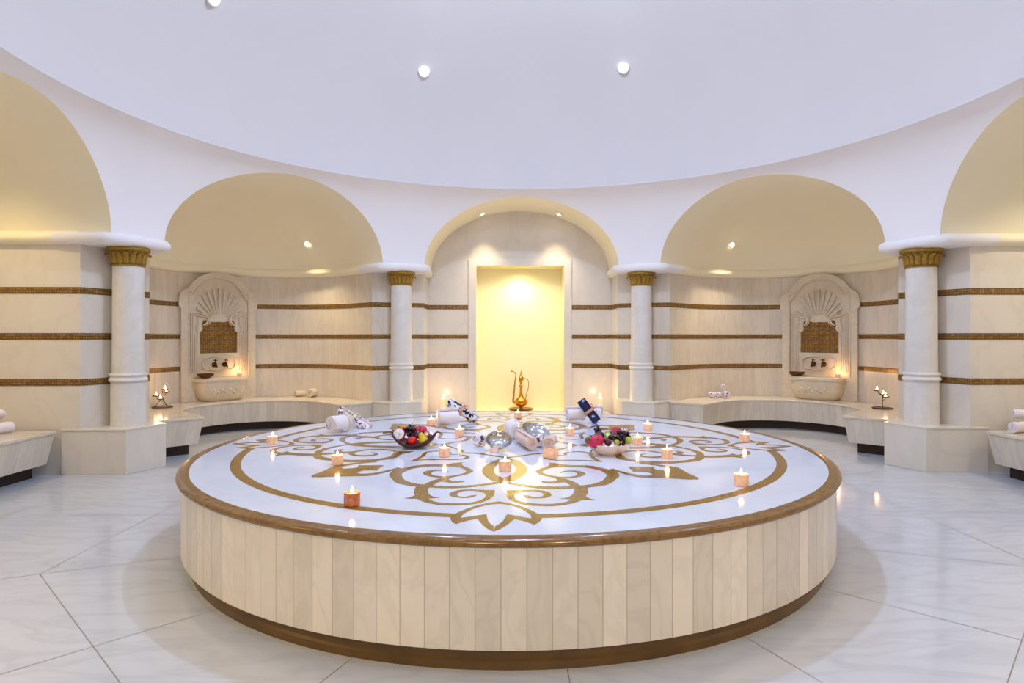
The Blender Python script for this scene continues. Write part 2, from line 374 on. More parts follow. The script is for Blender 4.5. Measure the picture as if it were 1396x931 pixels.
# ------------------------------------------------------------------ arches (spandrels), vaults, walls
NT_ = 48
def arch_pts():
    out = []
    for i in range(NT_+1):
        t = pi - pi*i/NT_; out.append((AW*cos(t), Z0 + AH*sin(t)))
    return out
for az, side in BAYS:
    m = M(); cols = []
    for (l, z) in arch_pts():
        r = rsp(z); cols.append((math.asin(l/r), z))
    pe = cols[-1][0]
    ext = [pe + (RAD(22.5)-pe)*k/4 for k in range(1, 5)]
    cols = [(-p, Z0) for p in ext[::-1]] + cols + [(p, Z0) for p in ext]
    rows = []
    for i in range(13):
        row = []
        for (ph, zb) in cols:
            z = zb + (ZR-zb)*i/12; r = rsp(z)
            row.append(P(r*cos(ph), r*sin(ph), az, z))
        rows.append(row)
    m.grid(rows)
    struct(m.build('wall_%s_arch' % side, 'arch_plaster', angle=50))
    # vault
    m = M(); rows = []; A = arch_pts(); end = NA if az in EXE else (5.09 if az == 0 else (6.1 if abs(az) == 90 else 7.1))
    st = [0, .1, .5, 1]
    for s_ in st:
        rows.append([P(sqrt(rsp(z)**2-l*l)*(1-s_) + end*s_, l, az, z) for (l, z) in A])
    if az in EXE:
        for k in range(1, 17):
            be = pi/2*k/16
            rows.append([P(end + AW*sin(pi*i/NT_)*sin(be), -AW*cos(pi*i/NT_), az, Z0 + AH*sin(pi*i/NT_)*cos(be)) for i in range(NT_+1)])
    m.grid(rows)
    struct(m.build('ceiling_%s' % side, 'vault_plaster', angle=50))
    # wall path (lateral +), lateral -> mirrored
    if az in EXE:
        arc = [(NA + JL*cos(pi/2*k/14), JL*sin(pi/2*k/14)) for k in range(15)][::-1]
        half = [(JA, JL)] + arc                      # from the pier corner to the back of the niche
        path = half + [(a, -l) for (a, l) in half[::-1][1:]]
    else:
        path = [(JA, JL), (end, JL), (end, -JL), (JA, -JL)]
    pc = (4.78*cos(pi/8), 4.78*sin(pi/8))
    full = [pc] + path + [(pc[0], -pc[1])]
    def wallsheet(mm, pts, z0, z1, off=0, mi=0):
        L = 0
        for (a, b) in zip(pts[:-1], pts[1:]):
            d = sqrt((a[0]-b[0])**2 + (a[1]-b[1])**2)
            mm.q([P(a[0], a[1], az, z0), P(b[0], b[1], az, z0), P(b[0], b[1], az, z1), P(a[0], a[1], az, z1)],
                 [(L, z0), (L+d, z0), (L+d, z1), (L, z1)], mi); L += d
    def shift(pts, d):
        "offset the path into the room by d"
        out = []
        for i, p in enumerate(pts):
            nn = Vector((0, 0))
            for (a, b) in ((i-1, i), (i, i+1)):
                if a < 0 or b >= len(pts): continue
                e = Vector((pts[b][0]-pts[a][0], pts[b][1]-pts[a][1])).normalized(); nn += Vector((-e.y, e.x))*-1
            ne = 2 if 0 < i < len(pts)-1 else 1
            nn /= ne; nn = nn/(nn.length**2) if nn.length > .3 else nn
            out.append((p[0]-nn.x*-d, p[1]-nn.y*-d))
        return out
    m = M()
    if az == 0:
        wallsheet(m, full[:3], 0, Z0+.03); wallsheet(m, full[-3:], 0, Z0+.03)
    else:
        wallsheet(m, full, 0, Z0+.03, mi=0)
        if az not in EXE:                            # the lunette closing the barrel
            for i in range(NT_):
                (l0, z0), (l1, z1) = A[i], A[i+1]
                m.q([P(end, l0, az, Z0), P(end, l1, az, Z0), P(end, l1, az, z1), P(end, l0, az, z0)], mi=0)
    W = m.build('wall_%s' % side, 'pier_marble' if az not in EXE else 'wall_marble', smooth=True, angle=30)
    struct(W)
    if az != 180:
        for zc in (CH-.468, CH, CH+.468):
            b = M()
            if az == 0:
                so = [shift(full[:3] , .004), None]; left = full[:3]; 
                pa = shift([full[0], full[1], full[2], (end, .83)], .004); pb = shift([(end, -.83), full[3], full[4], full[5]], .004)
                wallsheet(b, pa, zc-.034, zc+.034); wallsheet(b, pb, zc-.034, zc+.034)
            else:
                wallsheet(b, shift(full, .004), zc-.034, zc+.034)
            b.build('mosaic_band', 'gold_mosaic', W, smooth=True, angle=30)
    # cornice along the niche, a rounded roll
    if az == 0: cp = [[(JA-.02, JL), (end, JL)], [(end, -JL), (JA-.02, -JL)]]
    else: cp = [[(JA-.02, JL)] + path[1:-1] + [(JA-.02, -JL)]]
    m = M()
    prof = [(0, -.055), (.05, -.05), (.085, -.02), (.09, .015), (.075, .05), (.05, .075), (0.03, .085)]
    for pts in cp:
        rows = [[P(a, l, az, Z0-.03+dz) for (a, l) in shift(pts, dx)] for (dx, dz) in prof]
        m.grid(rows)
    struct(m.build('trim_%s' % side, 'vault_plaster', angle=50))
# front bay: back wall with the tall recess
m = M(); E = 5.09; OW, OT = .70, 2.53
ls = sorted(set([-JL, -AW] + [-AW*cos(pi*i/NT_) for i in range(NT_+1)] + [-OW, OW, AW, JL]))
def ztop(l): return Z0 + AH*sqrt(max(0, 1-(l/AW)**2)) if abs(l) < AW else Z0
for a, b in zip(ls[:-1], ls[1:]):
    mid = (a+b)/2; zb = OT if abs(mid) < OW else 0
    m.q([P(E, a, 0, zb), P(E, b, 0, zb), P(E, b, 0, ztop(b)), P(E, a, 0, ztop(a))], [(a, zb), (b, zb), (b, ztop(b)), (a, ztop(a))])
bw = struct(m.build('wall_far', 'pier_marble', smooth=False))
D = .42
m = M()
m.q([P(E, -OW, 0, .21), P(E+D, -OW, 0, .21), P(E+D, -OW, 0, OT), P(E, -OW, 0, OT)])
m.q([P(E, OW, 0, .21), P(E+D, OW, 0, .21), P(E+D, OW, 0, OT), P(E, OW, 0, OT)])
m.q([P(E+D, -OW, 0, .21), P(E+D, OW, 0, .21), P(E+D, OW, 0, OT), P(E+D, -OW, 0, OT)])
m.q([P(E, -OW, 0, OT), P(E, OW, 0, OT), P(E+D, OW, 0, OT), P(E+D, -OW, 0, OT)])
m.q([P(E-.02, -OW, 0, .21), P(E-.02, OW, 0, .21), P(E+D, OW, 0, .21), P(E+D, -OW, 0, .21)])
struct(m.build('wall_recess', 'niche_yellow', smooth=False))
m = M()                                              # marble surround of the recess
fw = .125
for (l0, l1, z0, z1) in ((-OW-fw, -OW, .21, OT+.10), (OW, OW+fw, .21, OT+.10), (-OW, OW, OT, OT+.10)):
    p = [P(E, l0, 0), P(E, l1, 0), P(E-.018, l1, 0), P(E-.018, l0, 0)]; m.prism(p, z0, z1)
struct(m.build('trim_recess', 'pier_marble', smooth=False, bevel=.004))
m = M(); p = [P(4.45, -1.40, 0), P(4.45, 1.40, 0), P(5.07, 1.40, 0), P(5.07, -1.40, 0)]
m.prism(p, 0, .21); struct(m.build('floor_step', 'top_marble', smooth=False, bevel=.01))
# ------------------------------------------------------------------ piers: foot blocks under the spandrels
for k in range(8):
    az = 22.5 + 45*k
    m = M(); prof = [(0, -.085), (.045, -.082), (.078, -.06), (.09, -.03), (.085, 0), (.06, .025), (0, .04)]
    def outline(d):
        pts = [(4.92, -.50), (4.60, -.44), (4.47, -.36), (4.43, -.25)] ; c = (4.8, 0)
        pts = [(4.92+.03, -.50), (4.62, -.385), (4.50, -.345), (4.46, -.29), (4.45, -.13)]
        pts = pts + [(a, -b) for (a, b) in pts[::-1]]
        out = []
        for (a, b) in pts:
            v = Vector((a-4.85, b)); v = v + v.normalized()*d; out.append(P(4.85+v.x, v.y, az, 0))
        return out
    rows = [[Vector((q.x, q.y, Z0+dz)) for q in outline(dx-.02)] for (dx, dz) in prof]
    m.grid(rows); m.poly(rows[0]); m.poly(rows[-1])
    struct(m.build('trim_pier_%d' % (k+1), 'arch_plaster', angle=50))
# ------------------------------------------------------------------ columns with gilt capitals on marble pedestals
def make_column():
    t = thing('column', 'x', 'column', (0, 0, 0), group='white marble columns with gilt capitals')
    b = M()                                          # local: +x = outward (radial), y = tangent
    A = 4.126-4.35*0; 
    def loc2(ax, lat, sgn):                          # bay frame -> pier frame, shifted so the column axis is the origin
        a = RAD(22.5); return (ax*cos(a) + lat*sin(a) - 4.6, sgn*(-ax*sin(a) + lat*cos(a)))
    fr = (4.33-4.6, .23); bk = loc2(4.74, 1.445, -1); bk2 = (4.75-4.6, 0)
    half = [(fr[0], fr[1]), (bk[0], abs(bk[1])), (.17, abs(bk[1])*.8)]
    poly = [(fr[0], -fr[1]), (fr[0], fr[1]), (bk[0], abs(bk[1])), (bk[0], -abs(bk[1]))]
    b.prism(poly, 0, .44); p2 = [(x*1.0 - (.006 if x < 0 else 0), y*1.012) for (x, y) in poly]
    b.prism(p2, .44, .463)
    b.build('pedestal', 'pier_marble', t, smooth=False, bevel=.004)
    b = M(); b.lathe([(.168, .463), (.168, .475), (.165, .49), (.163, .92)], 40); b.build('lower_shaft', 'column_marble', t)
    b = M(); b.lathe([(.160, .92), (.176, .925), (.184, .945), (.176, .962), (.166, .967), (.166, .978), (.174, .984), (.179, .998), (.172, 1.012), (.15, 1.02)], 40); b.build('ring', 'column_marble', t)
    b = M(); b.lathe([(.152, 1.02), (.149, 1.6), (.147, 2.14)], 40); b.build('shaft', 'column_marble', t)
    b = M(); b.lathe([(.147, 2.138), (.158, 2.142), (.158, 2.155), (.150, 2.16), (.152, 2.22), (.168, 2.27), (.185, 2.285), (.19, 2.295), (.205, 2.30), (.207, 2.315), (.20, 2.325), (.205, 2.334)], 48)
    cap = b.build('capital', 'gilding', t)
    b = M()
    for k in range(16):                              # upright leaves whose tips curl outward
        a0 = 2*pi*k/16
        rows = []
        for (z, r, wd) in ((2.158, .153, .030), (2.18, .158, .036), (2.21, .160, .034), (2.24, .165, .030), (2.262, .176, .026), (2.272, .192, .020), (2.266, .203, .012), (2.256, .204, .005)):
            rows.append([((r + (.008 if abs(s_) < .5 else 0))*cos(a0 + s_*wd/.155*.95), (r + (.008 if abs(s_) < .5 else 0))*sin(a0 + s_*wd/.155*.95), z) for s_ in (-1, -.4, 0, .4, 1)])
        b.grid(rows)
    b.build('leaf_relief', 'gilding', cap, solid=.006)
    return t
colp = make_column()
CLAB = {22.5: 'white marble column with gilt capital on the right of the far yellow recess', 67.5: 'large white marble column with gilt capital, rightmost in view',
        -22.5: 'white marble column with gilt capital on the left of the far yellow recess', -67.5: 'large white marble column with gilt capital, leftmost in view'}
first = True
for az in (-67.5, -22.5, 22.5, 67.5, 112.5, 157.5, -157.5, -112.5):
    p = P(4.6, 0, az, 0); rz = pi/2 - (RAD(az)+ROT)
    if first: o = colp; o.location = p; o.rotation_euler = (0, 0, rz); first = False
    else: o = copy_tree(colp, '', p, rz)
    o['label'] = CLAB.get(az, 'white marble column with gilt capital behind the camera')
# ------------------------------------------------------------------ benches
HB = .45
def bench(az, label):
    t = thing('bench', label, 'bench', P(0, 0, 0, 0)*0, group='built-in marble benches in the niches')
    if az in EXE:
        def inner(d):
            a0 = 4.49 + d; w_ = .90 + d*.7
            pts = [(a0, 1.438), (a0, w_)] + [(NA + (.90+d)*sin(pi*k/24), w_*cos(pi*k/24)) for k in range(25)] + [(a0, -w_), (a0, -1.438)]
            return pts
        arc = [(NA + 1.462*sin(pi*k/24), -1.462*cos(pi*k/24)) for k in range(25)]
        outer = [(4.75, -1.438), (4.75, -1.462)] + arc + [(4.75, 1.462), (4.75, 1.438)]
    else:
        fa, fl = (4.76, 1.41) if az < 0 else (4.60, 1.31)
        def inner(d): return [(fa+d, fl-d*.6), (fa+d, -fl+d*.6)]
        outer = [(6.09, -fl), (6.09, fl)]
    def pl(d): return [P(a, l, az, 0) for (a, l) in inner(d) + outer]
    b = M(); b.prism(pl(0), HB-.028, HB); b.build('seat_slab', 'top_marble', t, smooth=True, angle=30, bevel=.005)
    b = M(); b.prism(pl(.015), .125, HB-.028, bot=pl(.07)); b.build('front', 'bench_marble', t, smooth=True, angle=30)
    b = M(); b.prism(pl(.17), 0, .125, bot=pl(.17)); b.build('plinth', 'recess_dark', t, smooth=True, angle=30)
    return t
bench(-45, 'curved marble bench under the left wall fountain')
bench(45, 'curved marble bench under the right wall fountain')
bench(-90, 'straight marble bench cut by the left picture edge')
bench(90, 'straight marble bench cut by the right picture edge')
# ------------------------------------------------------------------ recessed downlights, bay lamps and an added rear fill
dl = None
def downlight(c, nrm, label):
    global dl
    if dl is None:
        dl = thing('downlight', label, 'downlight', c, group='small recessed downlights in the niche vaults')
        b = M(); b.lathe([(.026, -.004), (.036, .002), (.044, .010), (.050, .004), (.052, -.004)], 24, caps=False); b.build('rim', 'white_enamel', dl)
        b = M(); b.lathe([(.028, .002), (.02, .010), (0, .014)], 20); b.build('bulb', 'spot_glow', dl); o = dl
    else: o = copy_tree(dl, label, c)
    o.rotation_euler = nrm.to_track_quat('Z', 'Y').to_euler(); return o
for az in EXE:
    for sg in ((1,) if az == -45 else (-1,) if az == 45 else (-1, 1)):
        c = P(5.76, 1.08*sg, az, 2.835); nr = (P(5.2, 0, az, 2.45) - c).normalized()
        vis = {(-45, 1): 'small warm downlight in the vault above the left fountain', (45, -1): 'small warm downlight in the vault above the right fountain'}
        downlight(c + nr*.004, nr, vis.get((az, sg), 'small warm downlight in a niche vault behind the camera'))
        lamp('niche_lamp', c + nr*.05, P_NICHE, WARM_L if az < 0 else WARM_R, .04, 'SPOT', 92, 1, aim=P(4.85, .45*sg, az, 0.3))
for sg in (-1, 1):
    l = .60*sg; c = P(4.82, l, 0, ztop(l)-.004); nr = Vector((0, 0, -1)); nr = (P(4.82, l*.4, 0, Z0) - c).normalized()
    downlight(c, nr, 'small recessed downlight under the front arch, %s of the two' % ('left' if sg < 0 else 'right'))
    lamp('arch_lamp', c + nr*.06, P_FRONT, (1, .78, .50), .04, 'SPOT', 84, 1, aim=P(4.60, l*.9, 0, 0))
for az in (-90, 90):
    for dx in (-.6, .6):
        lamp('side_lamp', P(5.2, dx, az, ztop(.6)-.1), P_SIDE, (1, .78, .38) if az < 0 else (1, .88, .68), .05, 'SPOT', 130, .8, aim=P(5.2, dx, az, 0))
lamp('recess_lamp', P(E+.10, 0, 0, OT-.08), P_DOOR, YEL, .12, 'SPOT', 165, 1, aim=P(E+.22, 0, 0, 0))
for sg in (-1, 1):
    lamp('rear_fill', P(5.8, .9*sg, 180, 2.1), P_REAR_FILL, (1, .81, .53), .15, 'SPOT', 64, 1, aim=P(2.3, .3*sg, 180, .5))  # added fill without fixtures, out of view, to brighten the slab front
# ------------------------------------------------------------------ the round heated slab
HS = .57; SX, SY = -.02, 4.82; SR = 2.25
slab = thing('marble_slab', 'large round marble bathing slab with brown rim and gold scrollwork inlay', 'bathing slab', (SX, SY, 0))
b = M(); n = 180
def cyl(mm, r0, z0, r1, z1, n=180, mi=0):
    for k in range(n):
        a, c = 2*pi*k/n, 2*pi*(k+1)/n; u0, u1 = a*2.23+.003, c*2.23+.003
        mm.q([(r0*cos(a), r0*sin(a), z0), (r0*cos(c), r0*sin(c), z0), (r1*cos(c), r1*sin(c), z1), (r1*cos(a), r1*sin(a), z1)], [(u0, z0), (u1, z0), (u1, z1), (u0, z1)], mi)
cyl(b, 2.225, .106, 2.225, .535); cyl(b, 2.16, .106, 2.225, .106); b.build('side_panels', 'slab_side', slab)
b = M(); cyl(b, 2.175, 0, 2.175, .035); cyl(b, 2.175, .035, 2.165, .045); cyl(b, 2.165, .045, 2.16, .106); b.build('plinth', 'dark_plinth', slab)
b = M(); b.lathe([(2.20, .533), (2.238, .534), (2.249, .541), (2.253, .552), (2.249, .563), (2.238, HS-.0005), (2.18, HS), (2.18, HS-.02)], 180, caps=False)
b.build('rim', 'rim_stone', slab)
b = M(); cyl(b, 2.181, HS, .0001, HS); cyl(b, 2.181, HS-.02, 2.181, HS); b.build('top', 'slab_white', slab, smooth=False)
# inlay, traced as outlines and laid into the stone
PX, PY, PR = -.022, 4.83, RAD(1.5)
def un(c, pt):
    x0, y0, sc = c; x = x0 + pt[0]/sc; y = y0 + pt[1]/sc
    p = at(x, y, HS); dx, dy = p.x-PX, p.y-PY
    return (dx*cos(PR) - dy*sin(PR), dx*sin(PR) + dy*cos(PR)) + tuple(pt[2:])
c2 = (540, 620, 8.467); c3 = (800, 600, 7.756); c8 = (580, 590, 6.98)
polys = []
polys.append([un(c2, p) for p in [(1212,535,1),(1100,550),(950,580),(850,610),(740,652),(690,675),(640,692),(625,730),(645,772),(690,802,1),(740,785),(850,755),(940,740,1),(975,785),(1030,838),(1080,868),(1125,887,1),(1130,825,1),(1090,795),(1060,755),(1042,678,1),(1000,690),(930,700),(850,713),(745,730,1),(775,688),(830,655),(900,622),(1000,592),(1100,572),(1210,565,1)]])
polys.append([un(c2, p) for p in [(1140,408,1),(1132,460),(1090,505),(1000,545),(900,570),(760,583),(600,586),(480,578),(380,560),(300,537),(240,505,1),(300,470,1),(370,505,1),(430,535),(520,552),(650,560),(800,556),(900,543),(980,520),(1030,487),(1035,458),(1000,437),(930,420),(850,415),(770,422),(715,442),(705,465),(740,482),(800,486),(860,470),(925,464,1),(925,474),(880,492),(800,500),(720,497),(650,485),(612,460),(640,430),(720,408),(850,398),(1000,405)]])
polys.append([un(c2, p) for p in [(235,365,1),(213,395),(206,430),(218,465,1),(165,490),(88,503,1),(150,508),(240,507,1),(370,507,1),(430,502),(512,497,1),(440,485),(385,458),(368,410),(382,372,1)]])
polys.append([un(c2, p) for p in [(595,106,1),(700,92),(785,86,1),(755,100),(780,128),(835,150),(880,175),(888,190),(850,213),(780,234),(700,250),(640,264),(600,285,1),(650,300),(710,303),(780,298,1),(775,312),(700,321),(620,323),(560,312),(500,312),(440,345),(390,372,1),(320,345,1),(400,305),(500,272),(560,262),(480,262),(400,252),(340,235),(310,215),(330,195),(385,180),(450,172),(540,175),(600,190),(612,200,1),(580,198),(540,188),(480,185),(430,195),(405,215),(430,235),(520,246),(620,243),(720,228),(790,208),(808,190),(790,170),(740,148),(680,137),(595,134,1)]])
polys.append([un(c3, p) for p in [(230,310,1),(350,345),(430,368),(540,392),(700,400),(850,404),(1000,412),(1100,417),(1195,410,1),(430,280,1),(470,312),(490,338,1),(560,335),(640,340),(700,362,1),(640,372),(560,368),(450,350),(350,325),(280,300,1)]])
bands = []
bands.append(([un(c2, p) for p in [(1215,328),(1050,350),(880,372),(700,385),(560,386),(430,380),(300,372),(180,360),(100,348),(0,322),(-55,268),(-80,229),(-47,192),(-20,178),(40,163),(120,145),(220,125),(350,112),(480,112),(600,106)]],
              [un(c2, p) for p in [(1215,300),(1050,330),(880,350),(700,358),(560,360),(430,352),(340,345),(250,335),(180,322),(120,300),(85,275),(66,235),(75,212),(100,195),(150,172),(210,157),(290,143),(370,135),(480,133),(600,134)]]))
bands.append(([un(c8, p) for p in [(780,243),(686,255),(606,290),(556,325),(539,365),(558,402),(606,440),(666,462),(757,478)]],
              [un(c8, p) for p in [(780,262),(721,283),(676,312),(656,335),(649,358),(656,380),(684,405),(715,420),(756,432)]]))
bands.append(([(0, -.535), (-.10, -.46), (-.21, -.375), (-.30, -.36), (-.362, -.362)], [(0, -.485), (-.10, -.42), (-.19, -.345), (-.28, -.32), (-.325, -.325)]))
bands.append(([(-.64, -.64), (-.50, -.605), (-.33, -.60)], [(-.60, -.60), (-.50, -.575), (-.33, -.575)]))
bands.append(([(-.33, -.60), (-.26, -.54), (-.27, -.45), (-.335, -.40), (-.40, -.40)], [(-.33, -.57), (-.29, -.53), (-.295, -.46), (-.345, -.42), (-.39, -.42)]))
b = M(); lev = 0
def xf(p, k, mir):
    x, y = p[0], p[1]
    if mir: x = -x
    for _ in range(k): x, y = -y, x
    X, Y = x*cos(-PR) - y*sin(-PR), x*sin(-PR) + y*cos(-PR)
    return Vector((X + PX - SX, Y + PY - SY, 0))
for k in range(4):
    for mir in (0, 1):
        for pg in polys:
            lev += 1; z = HS + .0006 + (lev % 11)*.00006
            pts = [xf(p, k, mir) for p in smooth_closed(pg, 5)]; b.poly([Vector((p.x, p.y, z)) for p in pts])
        for (o_, i_) in bands:
            lev += 1; z = HS + .0006 + (lev % 11)*.00006
            A_ = [xf(p, k, mir) for p in smooth_open([q[:2] for q in o_], 5)]; B_ = [xf(p, k, mir) for p in smooth_open([q[:2] for q in i_], 5)]
            b.grid([[Vector((p.x, p.y, z)) for p in A_], [Vector((p.x, p.y, z)) for p in B_]])
# the plain ring, broken where the fleurs sit
for k in range(4):
    g = RAD(5.6); rows = [[], []]
    for i in range(41):
        a = -pi/2 + k*pi/2 + g + (pi/2-2*g)*i/40 - PR
        for rr, row in ((1.888, rows[0]), (1.952, rows[1])): row.append(Vector((rr*cos(a)+PX-SX, rr*sin(a)+PY-SY, HS+.0005)))
    b.grid(rows)
s_recalc = False
for i, f in enumerate(b.f):                          # all faces up
    vs = [Vector(b.v[j]) for j in f]; nz = (vs[1]-vs[0]).cross(vs[2]-vs[0]).z
    if nz < 0: b.f[i] = tuple(reversed(f))
b.build('inlay', 'gold_stone', slab, smooth=False, merge=False)
s_recalc = True
# ------------------------------------------------------------------ candles on the slab
GC = 'tealight candles burning on the marble slab'
candle = None
def make_candle(label, loc):
    t = thing('tealight_candle', label, 'candle', loc, group=GC)
    b = M(); b.lathe([(.030, 0), (.0365, .002), (.038, .008), (.038, .058), (.0365, .061), (.034, .058), (.034, .048)], 32)
    b.build('glass_cup', 'amber_glass', t)
    b = M(); b.lathe([(.0335, .046), (.032, .050), (.012, .0485), (0, .048)], 28, caps=False); b.build('wax', 'wax', t)
    b = M(); b.tube([(0, 0, .048), (.0006, 0, .056), (.0016, 0, .060)], .0011, 6); b.build('wick', 'wick', t)
    b = M(); b.lathe([(.0008, .054), (.0045, .058), (.0066, .064), (.0062, .071), (.0038, .080), (.0012, .089), (0, .093)], 14); b.build('flame', 'flame', t)
    return t
CL = [(480, 691, 'burning candle in a dark amber glass, nearest the slab\'s front left edge', 1.04),
      (460, 634.5, 'burning candle on the inlay leaf at the left, with the wax-red fruit bowl beyond it', 1),
      (371.5, 606.5, 'burning candle at the far left of the slab, on the leftmost flower of the inlay', 1),
      (606, 623.5, 'burning candle just in front and right of the dark fruit bowl', 1),
      (626.3, 595.5, 'burning candle behind the left end of the silver bowl, right of the dark fruit bowl', 1),
      (588, 581, 'burning candle directly behind the right end of the dark fruit bowl', 1),
      (688.6, 643.4, 'burning candle standing inside the inlaid loop in the middle of the slab', 1.02),
      (706, 570.5, 'burning candle in front of the brass ewer, behind the silver bowls', .95),
      (777, 594.3, 'burning candle between the towels and the pale fruit bowl', 1),
      (869.2, 607, 'burning candle touching the right side of the pale fruit bowl', .95),
      (883, 588, 'burning candle behind and right of the pale fruit bowl, on bare marble', 1),
      (909.4, 625.8, 'burning candle on the inlay leaf at the right, in front of the pale fruit bowl', 1),
      (1015.2, 603, 'burning candle at the far right of the slab, on the rightmost flower of the inlay', 1),
      (1010.4, 663.6, 'burning candle on the ring inlay near the slab\'s front right edge', 1.06)]
CL[1] = (460, 634.5, 'burning candle on the leaf tip of the inlay, left of the dark fruit bowl', 1)
for i, (x, y, lb, s_) in enumerate(CL):
    p = at(x, y, HS); p.y += .03; p.z = HS + .001
    p.x *= (p.y)/(p.y-.03)
    if candle is None: candle = make_candle(lb, p); o = candle
    else: o = copy_tree(candle, lb, p, rz=random.uniform(0, 6))
    o.scale = (s_, s_, s_)
    if i in (0,):                                    # the darker cup is its own look
        for ch in o.children:
            if ch.name.startswith('glass_cup'): dark_cup = ch
    lamp('candle_lamp', p + Vector((0, 0, .085*s_)), P_CANDLE, FLAME, .012)
# unlit holders by the silver bowls
p = at(674, 617.5, HS); p.y += .03
t = thing('candle_cup', 'small pinkish white tealight cup in front of the leaning silver bowl', 'candle', (p.x, p.y, HS+.001))
b = M(); b.lathe([(.027, 0), (.030, .003), (.031, .036), (.029, .038), (.0275, .034), (.0275, .028)], 28); b.build('cup', 'ceramic', t)
b = M(); b.lathe([(.0273, .027), (0, .028)], 24, caps=False); b.build('wax', 'wax', t)
p = at(751, 625.5, HS); p.y += .045
t = thing('candle_jar', 'wide amber glass candle jar in front of the brown-ended rolled towel', 'candle', (p.x, p.y, HS+.001))
b = M(); b.lathe([(.040, 0), (.050, .003), (.054, .012), (.055, .050), (.052, .054), (.049, .050), (.049, .038)], 32); b.build('glass_cup', 'amber_glass', t)
b = M(); b.lathe([(.0488, .037), (0, .038)], 24, caps=False); b.build('wax', 'wax', t)
# tall pillar candles on the step of the far bay
def pillar_candle(x, ytop, label):
    z0 = .21; Y = 9.72; X = (x-698)/F*Y; h = (CH - (ytop-HZ)*Y/F) - z0
    t = thing('pillar_candle', label, 'candle', (X, Y, z0), group='pillar candles on the step of the far bay')
    b = M(); b.lathe([(.036, 0), (.038, .004), (.037, h-.03), (.038, h-.012), (.034, h-.006), (.028, h-.012), (.02, h-.018), (0, h-.02)], 28); b.build('wax_body', 'wax', t)
    b = M(); b.tube([(0, 0, h-.02), (.001, 0, h+.006)], .0014, 6); b.build('wick', 'wick', t)
    b = M(); b.lathe([(.001, h+.0), (.008, h+.008), (.011, h+.020), (.009, h+.035), (.004, h+.052), (0, h+.062)], 14); b.build('flame', 'flame', t)
    lamp('candle_lamp', (X, Y-.01, z0+h+.03), 2.7, (1, .66, .36), .04)
pillar_candle(604, 542.5, 'tall cream pillar candle burning low at the far wall, left of the yellow recess')
pillar_candle(818, 541.5, 'tall cream pillar candle burning low at the far wall, right of the yellow recess')
# ------------------------------------------------------------------ brass ewer on its tray
EB = P(E+.17, 0, 0, .21); EB.x = (710.3-698)/F*EB.y
KE = EB.y/F
t = thing('tray', 'round brass tray under the tall ewer in the yellow recess', 'tray', EB)
b = M(); b.lathe([(0, .002), (.10, .002), (.165, .006), (.195, .014), (.205, .022), (.198, .024), (.16, .012), (.10, .007), (0, .007)], 48); b.build('dish', 'brass', t)
t = thing('ewer', 'tall brass ewer with a long thin spout and pointed lid', 'ewer', EB + Vector((0, 0, .0085)))
prof = [(4.2, 0), (4.3, .3), (3.6, .9), (2.2, 1.6), (2.0, 2.3), (3.4, 3.6), (6.0, 5.2), (8.2, 7.6), (8.8, 9.6), (8.2, 11.8), (6.4, 13.8), (4.4, 15.6), (3.0, 17.4), (2.2, 20), (1.75, 23), (1.5, 27), (1.5, 30.2)]
b = M(); b.lathe([(r*KE, h*KE) for (r, h) in smooth_open(prof, 3)], 40, fn=lambda a, z: 1 + .035*cos(12*a)*(1 if 3*KE < z < 15*KE else 0)); b.build('body', 'brass', t)
b = M(); b.lathe([(r*KE, h*KE) for (r, h) in smooth_open([(1.5, 30.2), (2.5, 31), (2.6, 32), (1.6, 33), (1.5, 35), (2.2, 37.5), (3.1, 39.6), (3.3, 41.2), (2.8, 41.6)], 3)], 32); b.build('neck', 'brass', t)
b = M(); b.lathe([(r*KE, h*KE) for (r, h) in smooth_open([(2.9, 41.7), (3.4, 42.3), (3.3, 43.4), (2.0, 44.8), (2.2, 45.6), (1.5, 46.6), (.9, 48.6), (.45, 51), (0, 53.4)], 3)], 28); b.build('lid', 'brass', t)
def ep(px, py): return ((px/10.34+660-710.3)*KE, 0, (557.2-(490+py/10.34))*KE)
pth = smooth_open([ep(455, 612), ep(425, 604), ep(409, 585), ep(414, 520), ep(424, 420), ep(436, 300), ep(447, 215), ep(432, 178), ep(405, 166), ep(385, 163)], 5)
n_ = len(pth); b = M(); b.tube(pth, [KE*(1.5 - .9*min(1, i/n_*1.3)) for i in range(n_)], 12); b.ball(ep(388, 163), 1.3*KE, (1, 1, .9)); b.build('spout', 'brass', t)
pth = smooth_open([ep(545, 262), ep(585, 264), ep(615, 285), ep(628, 330), ep(622, 400), ep(602, 465), ep(590, 520), ep(588, 548)], 5)
b = M(); b.tube(pth, .45*KE, 8); b.build('handle', 'brass', t)
